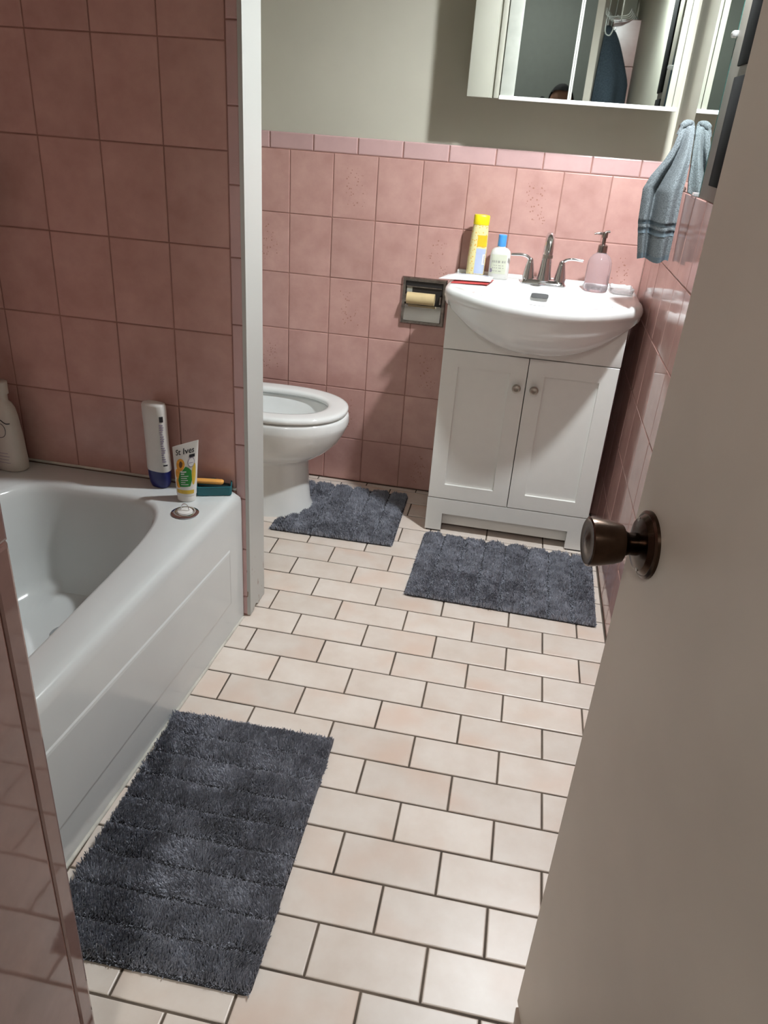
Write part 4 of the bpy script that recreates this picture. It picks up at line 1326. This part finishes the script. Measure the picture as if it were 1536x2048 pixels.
# ------------------------------------------------------------------ mirrors and cabinet
def build_mirrors():
    # medicine cabinet on the back wall
    yw = YB + 0.006
    yf = yw - 0.155
    r = empty('medicine_cabinet', (0.16, yw, 1.404))
    z0, z1 = 1.401, 2.02
    CX = lambda x: 0.0966 + (x - 0.0966) * (yf + 2.2384) / (0.5475 + 2.2384)   # widths as measured on the wall plane, brought to the cabinet front
    box('case', CX(-0.163), CX(0.488), yf + 0.010, yw, z0 + 0.004, z1, M['cream'], r)
    box('side_board', CX(-0.163), CX(-0.086), yf - 0.003, yf + 0.010, z0, z1, M['cream'], r, 0.002)
    box('bead', CX(-0.078), CX(-0.061), yf - 0.003, yf + 0.010, z0, z1, M['cream'], r, 0.003)
    box('groove', CX(-0.086), CX(-0.078), yf + 0.005, yf + 0.010, z0, z1, M['cream'], r)
    box('white_stile', CX(-0.058), CX(-0.014), yf - 0.001, yf + 0.010, z0 + 0.003, z1, M['stile'], r, 0.002)
    box('bottom_track', CX(-0.060), CX(0.488), yf - 0.006, yf + 0.010, z0 - 0.002, z0 + 0.009, M['vanity'], r, 0.0015)
    box('right_stile', CX(0.453), CX(0.470), yf - 0.001, yf + 0.010, z0 + 0.009, z1, M['cream'], r, 0.001)
    box('right_board', CX(0.4725), CX(0.4895), yf - 0.003, yf + 0.010, z0 + 0.009, z1, M['cream'], r, 0.001)
    d1 = box('mirror_door', CX(-0.014), CX(0.160), yf + 0.004, yf + 0.009, z0 + 0.009, z1 - 0.01, M['mirror_old'], r)
    d2 = box('mirror_door', CX(0.157), CX(0.453), yf + 0.001, yf + 0.006, z0 + 0.009, z1 - 0.01, M['mirror_old'], r)
    box('door_edge', CX(0.1535), CX(0.1585), yf - 0.002, yf + 0.006, z0 + 0.004, z1 - 0.01, M['stile'], d1)
    box('door_edge', CX(0.1595), CX(0.1645), yf - 0.001, yf + 0.006, z0 + 0.004, z1 - 0.01, M['stile'], d2)
    adopt(r)
    tag(r, 'cream framed medicine cabinet with two sliding mirror doors on the back wall', 'cabinet')

    # frameless mirror on the right wall
    xw = XR + 0.006
    ya, yb, za, zb = -0.104, 0.205, 1.2035, 1.93
    r = empty('wall_mirror', (xw, 0.05, za))
    box('glass', xw - 0.0045, xw - 0.0005, ya, yb, za, zb, M['glass_edge'], r)
    me = [(xw - 0.0047, ya + 0.001, za + 0.001), (xw - 0.0047, yb - 0.001, za + 0.001), (xw - 0.0047, yb - 0.001, zb - 0.001), (xw - 0.0047, ya + 0.001, zb - 0.001)]
    mesh_obj('silvering', me, [(0, 1, 2, 3)], M['mirror'], r)
    for y, z in ((ya - 0.004, 1.545), (ya + 0.025, za + 0.002), (yb - 0.03, za + 0.002)):
        c = box('clip', xw - 0.016, xw - 0.0005, y - 0.011, y + 0.011, z - 0.007, z + 0.007, M['clear'], r, 0.003)
        lathe('screw', [(0.004, 0), (0.004, 0.002), (0, 0.0025)], M['chrome'], c, 12, axis_matrix((xw - 0.016, y, z), (-1, 0, 0)))
    adopt(r)
    tag(r, 'frameless mirror with green glass edge on the right wall', 'mirror')
    struct(box('wall_shade_board', xw - 0.004, xw + 0.001, -0.345, ya - 0.001, za, 1.90, M['wall_shade'], None, 0.001), 'added board painted as the shaded wall between mirror and door')  # board added to paint the bare wall here as shaded
    # dark strip on the wall beside the mirror
    for z0, z1, lab in ((1.236, 1.455, 'lower length of the black strip on the wall between mirror and door'), (1.475, 1.90, 'upper length of the black strip on the wall between mirror and door')):
        o = box('black_strip', xw - 0.010, xw - 0.0042, -0.330, -0.213, z0, z1, M['black'], None, 0.002)
        tag(o, lab, 'strip', 'black strip beside the wall mirror')
build_mirrors()

# ------------------------------------------------------------------ hand towel
def build_towel():
    # hook on the wall, towel gathered on it and widening downwards
    hk = empty('towel_hook', (XR + 0.006, 0.150, 1.345))
    lathe('plate', [(0.016, 0), (0.016, 0.004), (0.012, 0.006), (0, 0.006)], M['chrome_worn'], hk, 24, axis_matrix((XR + 0.006, 0.215, 1.352), (-1, 0, 0)))
    tube('arm', smooth_path([(XR + 0.002, 0.215, 1.352), (XR - 0.022, 0.200, 1.345), (XR - 0.034, 0.185, 1.345), (XR - 0.036, 0.178, 1.362)], 5), 0.004, M['chrome_worn'], hk, 10)
    hk.location = (XR + 0.006, 0.215, 1.352)
    adopt(hk)
    tag(hk, 'small metal hook on the right wall carrying the grey hand towel', 'hook')
    # left and right outline of the towel: z -> (x,y)
    Lz = [1.362, 1.345, 1.310, 1.275, 1.235, 1.200, 1.118, 1.015]
    Lx = [0.462, 0.452, 0.444, 0.428, 0.402, 0.388, 0.393, 0.411]
    Rx = [0.4895, 0.4905, 0.4905, 0.490, 0.489, 0.4855, 0.4855, 0.484]
    Ly = [0.165, 0.160, 0.155, 0.155, 0.160, 0.165, 0.165, 0.160]
    Ry = [0.165, 0.150, 0.135, 0.120, 0.110, 0.100, 0.085, 0.075]
    Lz, Lx, Rx, Ly, Ry = Lz[::-1], Lx[::-1], Rx[::-1], Ly[::-1], Ry[::-1]
    NU, NV = 56, 70
    front = []
    for j in range(NV + 1):
        f = j / NV
        z = 1.362 + (1.015 - 1.362) * f
        lx, rx = np.interp(z, Lz, Lx), np.interp(z, Lz, Rx)
        ly, ry = np.interp(z, Lz, Ly), np.interp(z, Lz, Ry)
        row = []
        for i in range(NU + 1):
            u = i / NU
            x = lx + (rx - lx) * u
            y = ly + (ry - ly) * u
            # deep fold in the middle, the right half lies over the left
            g = 0.55 - 0.10 * f
            amp = 0.038 * min(1, f * 2.2)
            ridge = math.exp(-((u - (g + 0.20)) / 0.17) ** 2) - 0.85 * math.exp(-((u - (g - 0.10)) / 0.10) ** 2) + 0.35 * math.exp(-((u - 0.12) / 0.15) ** 2)
            y -= amp * ridge + 0.006
            x += 0.010 * min(1, f * 2) * math.sin(6.0 * u + 3 * f) * u * (1 - u)
            zz = z + (0.010 * u + 0.004 * math.sin(9 * u)) * (f ** 3)
            # woven border bands stand lower than the loops
            band = 1.0 if (0.70 < f < 0.735 or 0.765 < f < 0.80) else 0.0
            y += 0.0025 * band + random.uniform(-0.0006, 0.0006)
            row.append((x, y, zz))
        front.append(row)
    th = 0.006
    vs = [p for row in front for p in row] + [(p[0] + 0.001, p[1] + th, p[2]) for row in front for p in row]
    w = NU + 1
    o = w * (NV + 1)
    fs = []
    for j in range(NV):
        for i in range(NU):
            k = j * w + i
            fs.append((k, k + w, k + w + 1, k + 1)); fs.append((o + k, o + k + 1, o + k + w + 1, o + k + w))
    edge = [i for i in range(w)] + [j * w + NU for j in range(1, NV + 1)] + [NV * w + i for i in range(NU - 1, -1, -1)] + [j * w for j in range(NV - 1, 0, -1)]
    for i in range(len(edge)):
        p, q = edge[i], edge[(i + 1) % len(edge)]
        fs.append((p, q, o + q, o + p))
    t = mesh_obj('hand_towel', vs, fs, M['towel'], None, 70)
    tag(t, 'grey-blue terry hand towel hanging on the right wall above the sink', 'towel')
    # hem along the bottom and woven bands
    def ribbon(f0, f1, nm):
        j0, j1 = int(f0 * NV), int(f1 * NV)
        rv, rf = [], []
        for j in range(j0, j1 + 1):
            for i in range(w):
                p = front[j][i]
                rv.append((p[0] - 0.0003, p[1] - 0.0008, p[2]))
        for j in range(j1 - j0):
            for i in range(NU):
                k = j * w + i
                rf.append((k, k + w, k + w + 1, k + 1))
        mesh_obj(nm, rv, rf, M['towel_hem'], t, 70)
    ribbon(0.70, 0.735, 'woven_band')
    ribbon(0.765, 0.80, 'woven_band')
    ribbon(0.965, 1.0, 'hem')
    # gathered loop over the hook
    tube('gathered_top', smooth_path([(0.452, 0.158, 1.338), (0.458, 0.160, 1.356), (0.468, 0.165, 1.366), (0.4835, 0.168, 1.362), (0.4845, 0.145, 1.335)], 5), [0.006] * 6 + [0.010] * 9 + [0.007] * 6, M['towel'], t, 12)
build_towel()

# ------------------------------------------------------------------ bath mats
def vnoise(x, y, s, seed):
    rs = np.random.default_rng(seed)
    g = rs.random((64, 64))
    x, y = x * s + 20.3, y * s + 20.7
    xi, yi = np.floor(x).astype(int), np.floor(y).astype(int)
    fx, fy = x - xi, y - yi
    fx, fy = fx * fx * (3 - 2 * fx), fy * fy * (3 - 2 * fy)
    a = g[xi % 64, yi % 64]; b = g[(xi + 1) % 64, yi % 64]; c = g[xi % 64, (yi + 1) % 64]; d = g[(xi + 1) % 64, (yi + 1) % 64]
    return (a * (1 - fx) + b * fx) * (1 - fy) + (c * (1 - fx) + d * fx) * fy

def bath_mat(name, x0, x1, y0, y1, rot, axis, bands, label, seed, hole=None):
    cx, cy = (x0 + x1) / 2, (y0 + y1) / 2
    W, H = x1 - x0, y1 - y0
    Z0 = 0.0012
    r = empty(name, (cx, cy, 0))
    R = Matrix.Translation((cx, cy, 0)) @ Matrix.Rotation(math.radians(rot), 4, 'Z')
    # backing cloth: a thin slab following the outline
    rc = 0.012
    outline = []
    if hole is None:
        for sx, sy, a0 in ((1, 1, 0), (-1, 1, 90), (-1, -1, 180), (1, -1, 270)):
            for k in range(5):
                a = math.radians(a0 + 90 * k / 4)
                outline.append((sx * (W / 2 - rc) + rc * math.cos(a), sy * (H / 2 - rc) + rc * math.sin(a)))
    else:
        hx, hy, hr = hole[0] - cx, hole[1] - cy, hole[2]
        for sx, sy, a0 in ((-1, -1, 180), (1, -1, 270), (1, 1, 0), (-1, 1, 90)):
            for k in range(5):
                a = math.radians(a0 + 90 * k / 4)
                outline.append((sx * (W / 2 - rc) + rc * math.cos(a), sy * (H / 2 - rc) + rc * math.sin(a)))
        da = math.acos(max(-1, min(1, (-W / 2 - hx) / hr)))
        for k in range(17):
            a = da - 2 * da * k / 16
            outline.append((hx + hr * math.cos(a), hy + hr * math.sin(a)))
    bm = bmesh.new()
    va = [bm.verts.new(R @ Vector((x, y, Z0))) for x, y in outline]
    vb = [bm.verts.new(R @ Vector((x, y, Z0 + 0.0035))) for x, y in outline]
    bm.faces.new(va[::-1]); bm.faces.new(vb)
    for i in range(len(va)):
        bm.faces.new((va[i], va[(i + 1) % len(va)], vb[(i + 1) % len(va)], vb[i]))
    bm_obj('backing', bm, M['mat_back'], r)
    # pile: one tapering tuft blade per stitch
    st = 0.00195
    nx, ny = int(W / st), int(H / st)
    gx, gy = np.meshgrid((np.arange(nx) + 0.5) / nx - 0.5, (np.arange(ny) + 0.5) / ny - 0.5)
    rs = np.random.default_rng(seed)
    px = gx.ravel() * W + rs.uniform(-st, st, nx * ny) * 0.6
    py = gy.ravel() * H + rs.uniform(-st, st, nx * ny) * 0.6
    if hole is not None:
        keep = (px - (hole[0] - cx)) ** 2 + (py - (hole[1] - cy)) ** 2 > (hole[2] + 0.002) ** 2
        px, py = px[keep], py[keep]
    n = len(px)
    along = (py / H + 0.5) if axis == 'y' else (px / W + 0.5)
    across = px if axis == 'y' else py
    wob = (vnoise(px, py, 24, seed + 1) - 0.5) * 0.09
    ph = (along * bands + wob) % 1.0
    dist = np.minimum(ph, 1 - ph)
    prof = np.clip((dist - 0.045) / 0.15, 0, 1)
    prof = 0.06 + 0.94 * prof ** 0.5
    h = 0.0150 * prof * (0.80 + 0.30 * vnoise(px, py, 30, seed + 2)) * rs.uniform(0.8, 1.12, n) * (0.72 + 0.5 * vnoise(px, py, 150, seed + 6))
    # the nap leans in patches; tufts beside a groove lean over it
    la = vnoise(px, py, 11, seed + 3) * 1.7 * PI + seed
    lm = 0.0036 * (0.4 + vnoise(px, py, 17, seed + 4))
    lm = lm * np.clip(dist / 0.22, 0.15, 1)
    lx = np.cos(la) * lm + rs.normal(0, 0.0028, n) + (vnoise(px, py, 90, seed + 7) - 0.5) * 0.006 * np.clip(dist / 0.22, 0.1, 1)
    ly = np.sin(la) * lm + rs.normal(0, 0.0028, n) + (vnoise(px, py, 90, seed + 8) - 0.5) * 0.006 * np.clip(dist / 0.22, 0.1, 1)
    push = np.where(ph < 0.5, 1, -1) * np.clip(0.16 - dist, 0, 1) * 0.006
    if axis == 'y':
        ly += push
    else:
        lx += push
    ang = rs.uniform(0, PI, n)
    wd = 0.00125 * rs.uniform(0.7, 1.3, n)
    zb = Z0 + 0.003
    c, s = np.cos(ang) * wd, np.sin(ang) * wd
    V = np.empty((n, 4, 3))
    V[:, 0] = np.stack([px - c, py - s, np.full(n, zb)], 1)
    V[:, 1] = np.stack([px + c, py + s, np.full(n, zb)], 1)
    V[:, 2] = np.stack([px + lx * 0.75 + c * 0.9, py + ly * 0.75 + s * 0.9, zb + h * 0.9], 1)
    V[:, 3] = np.stack([px + lx - c * 0.3, py + ly - s * 0.3, zb + h], 1)
    V = V.reshape(-1, 3)
    cr, sr = math.cos(math.radians(rot)), math.sin(math.radians(rot))
    X = cx + V[:, 0] * cr - V[:, 1] * sr
    Y = cy + V[:, 0] * sr + V[:, 1] * cr
    V[:, 0], V[:, 1] = X, Y
    me = bpy.data.meshes.new('pile')
    me.vertices.add(n * 4)
    me.vertices.foreach_set('co', V.ravel())
    me.loops.add(n * 4)
    me.loops.foreach_set('vertex_index', np.arange(n * 4, dtype=np.int32))
    me.polygons.add(n)
    me.polygons.foreach_set('loop_start', np.arange(0, n * 4, 4, dtype=np.int32))
    me.polygons.foreach_set('loop_total', np.full(n, 4, dtype=np.int32))
    me.update(calc_edges=True)
    me.materials.append(M['pile'])
    o = link(bpy.data.objects.new('pile', me), r)
    o['kind'] = 'stuff'
    adopt(r)
    tag(r, label, 'bath mat', 'charcoal shag mats')

bath_mat('bath_mat', -0.577, -0.183, -1.513, -0.902, 0.6, 'y', 9, 'charcoal shag bath mat with cross ridges beside the bathtub', 11)
bath_mat('bath_mat', -0.124, 0.470, -0.238, 0.178, -1.2, 'x', 8, 'charcoal shag bath mat with ridges in front of the vanity cabinet', 12)
bath_mat('toilet_mat', -0.664, -0.220, 0.050, 0.462, 1.0, 'x', 6, 'charcoal contour mat cut out around the toilet foot', 13, hole=(-0.735, 0.256, 0.150))

# ------------------------------------------------------------------ person taking the picture (seen only in the cabinet mirror)
def build_person():
    px, py = 0.172, -2.56
    root = empty('person', (px, py, 0))
    def skin(name, verts, edges, radii, mat, root_i=0):
        me = bpy.data.meshes.new(name)
        me.from_pydata(verts, edges, [])
        o = bpy.data.objects.new(name, me)
        COL.objects.link(o)
        md = o.modifiers.new('skin', 'SKIN')
        md.use_smooth_shade = True
        for i, q in enumerate(radii):
            me.skin_vertices[0].data[i].radius = (q, q) if not isinstance(q, tuple) else q
            me.skin_vertices[0].data[i].use_root = (i == root_i)
        sb = o.modifiers.new('sub', 'SUBSURF')
        sb.levels = sb.render_levels = 2
        dg = bpy.context.evaluated_depsgraph_get()
        ev = o.evaluated_get(dg)
        nm = bpy.data.meshes.new_from_object(ev)
        bpy.data.objects.remove(o, do_unlink=True)
        nm.materials.clear()
        nm.materials.append(mat)
        nm.polygons.foreach_set('use_smooth', [True] * len(nm.polygons))
        return link(bpy.data.objects.new(name, nm), root)
    X = lambda d: px + d
    V = [(X(0), py, 0.84), (X(0), py, 1.02), (X(0), py, 1.18), (X(0), py, 1.29), (X(0), py + 0.01, 1.355), (X(0), py + 0.02, 1.41),
         (X(-0.145), py, 1.265), (X(-0.20), py - 0.02, 1.03), (X(-0.145), py + 0.21, 1.17), (X(-0.105), py + 0.265, 1.235),
         (X(0.145), py, 1.265), (X(0.20), py - 0.02, 1.03), (X(0.085), py + 0.20, 1.17), (X(0.0), py + 0.265, 1.235),
         (X(-0.085), py, 0.78), (X(-0.095), py + 0.01, 0.44), (X(-0.10), py, 0.085), (X(-0.105), py + 0.13, 0.035),
         (X(0.085), py, 0.78), (X(0.095), py + 0.01, 0.44), (X(0.10), py, 0.085), (X(0.105), py + 0.13, 0.035)]
    E = [(0, 1), (1, 2), (2, 3), (3, 4), (4, 5), (3, 6), (6, 7), (7, 8), (8, 9), (3, 10), (10, 11), (11, 12), (12, 13), (0, 14), (14, 15), (15, 16), (16, 17), (0, 18), (18, 19), (19, 20), (20, 21)]
    Rr = [(0.135, 0.095), (0.115, 0.085), (0.125, 0.09), (0.10, 0.075), 0.05, 0.052, 0.055, 0.042, 0.034, 0.024, 0.055, 0.042, 0.034, 0.024, 0.085, 0.055, 0.04, 0.032, 0.085, 0.055, 0.04, 0.032]
    skin('body', V, E, Rr, M['skin'])
    skin('shirt', V[:4] + [V[6], V[7], V[10], V[11]], [(0, 1), (1, 2), (2, 3), (3, 4), (4, 5), (3, 6), (6, 7)], [(0.15, 0.108), (0.13, 0.098), (0.14, 0.102), (0.112, 0.087), 0.068, 0.056, 0.068, 0.056], M['shirt'])
    skin('trousers', [V[0], V[14], V[15], V[16], V[18], V[19], V[20]], [(0, 1), (1, 2), (2, 3), (0, 4), (4, 5), (5, 6)], [(0.152, 0.108), 0.10, 0.07, 0.058, 0.10, 0.07, 0.058], M['trousers'])
    # head with brow, nose, lips, ears
    hx, hy, hz = px, py + 0.035, 1.475
    bm = bmesh.new()
    bmesh.ops.create_uvsphere(bm, u_segments=40, v_segments=30, radius=1.0)
    for v in bm.verts:
        x, y, z = v.co
        w = 0.074 * (1 - 0.22 * max(0, -z) ** 1.5)
        d = 0.094 * (1 - 0.12 * max(0, -z))
        v.co = Vector((hx + x * w, hy + y * d + (0.008 * max(0, -z) if y > 0 else 0), hz + z * 0.112))
        if y > 0.55:
            ax, az = x * w, z * 0.112
            v.co.y += 0.020 * math.exp(-(ax / 0.011) ** 2 - ((az + 0.012) / 0.020) ** 2)      # nose
            v.co.y += 0.006 * math.exp(-(ax / 0.022) ** 2 - ((az + 0.050) / 0.008) ** 2)      # lips
            v.co.y -= 0.007 * (math.exp(-((abs(ax) - 0.032) / 0.014) ** 2 - ((az - 0.010) / 0.010) ** 2))  # eye sockets
            v.co.y += 0.004 * math.exp(-((az - 0.028) / 0.010) ** 2) * math.exp(-(ax / 0.05) ** 2)
    hd = bm_obj('head', bm, M['skin'], root, 180)
    for s in (-1, 1):
        lathe('eye', [(0.0108 * math.sin(a), -0.0108 * math.cos(a)) for a in [PI * i / 10 for i in range(11)]], M['white_print'], hd, 16, Matrix.Translation((hx + s * 0.031, hy + 0.076, hz + 0.010)))
        lathe('iris', [(0.0052, 0.0), (0.004, 0.0012), (0.0, 0.0016)], M['black_print'], hd, 14, axis_matrix((hx + s * 0.031, hy + 0.0862, hz + 0.008), (0, 1, -0.1)))
        e = superell(0, 0, 0, 0.016, 0.030, 2.2, 20)
        loft('ear', [[(hx + s * (0.070 + k * 0.006), hy + p[0] * sc - 0.004, hz - 0.006 + p[1] * sc) for p in e] for k, sc in ((0, 0.8), (1, 1.0), (2, 0.9))], M['skin'], hd, True, True, True, 60)
    # short dark hair cap
    bm = bmesh.new()
    bmesh.ops.create_uvsphere(bm, u_segments=40, v_segments=30, radius=1.0)
    dead = [v for v in bm.verts if (v.co.z < -0.35) or (v.co.y > 0.25 and v.co.z < 0.52 + 0.25 * (v.co.y - 0.25))]
    bmesh.ops.delete(bm, geom=dead, context='VERTS')
    for v in bm.verts:
        x, y, z = v.co
        k = 1 + random.uniform(-0.012, 0.02)
        v.co = Vector((hx + x * 0.083 * k, hy + y * 0.103 * k - 0.002, hz + z * 0.121 * k))
    bm_obj('hair', bm, M['hair'], root, 180)
    # hands: palm and five fingers each, closed on the phone
    ph = Vector((px - 0.0754, -2.262, 1.275))
    for s, (wx, wy, wz) in ((-1, V[9]), (1, V[13])):
        side = ph.x + s * 0.047
        palm = Vector((side + s * 0.012, ph.y - 0.022, ph.z - 0.020))
        vs = [(wx, wy, wz), tuple(palm + Vector((0, -0.012, -0.022))), tuple(palm)]
        es = [(0, 1), (1, 2)]
        rd = [0.024, 0.021, 0.022]
        for k in range(4):
            b = palm + Vector((s * 0.004, 0.004, -0.016 + 0.016 * k))
            ln = (0.030, 0.036, 0.034, 0.027)[k]
            i0 = len(vs)
            vs += [tuple(b), tuple(b + Vector((s * 0.006, ln * 0.5, 0.004))), tuple(Vector((side + s * 0.001 - s * 0.012 * 0, ph.y + 0.012, b.z + 0.006)))]
            es += [(2, i0), (i0, i0 + 1), (i0 + 1, i0 + 2)]
            rd += [0.0095, 0.0088, 0.0080]
        i0 = len(vs)
        vs += [tuple(palm + Vector((-s * 0.008, -0.012, -0.006))), tuple(palm + Vector((-s * 0.020, -0.010, 0.010))), tuple(palm + Vector((-s * 0.030, -0.002, 0.024)))]
        es += [(1, i0), (i0, i0 + 1), (i0 + 1, i0 + 2)]
        rd += [0.0105, 0.0095, 0.0085]
        skin('hand', vs, es, rd, M['skin'])
    adopt(root)
    tag(root, 'person with short dark hair and dark clothes holding up a phone in the doorway', 'person')
    p = box('phone', ph.x - 0.039, ph.x + 0.039, ph.y - 0.0045, ph.y + 0.0045, ph.z - 0.078, ph.z + 0.078, M['phone'], None, 0.004, 3)
    tag(p, 'black phone held up by the person in the doorway', 'phone')
build_person()
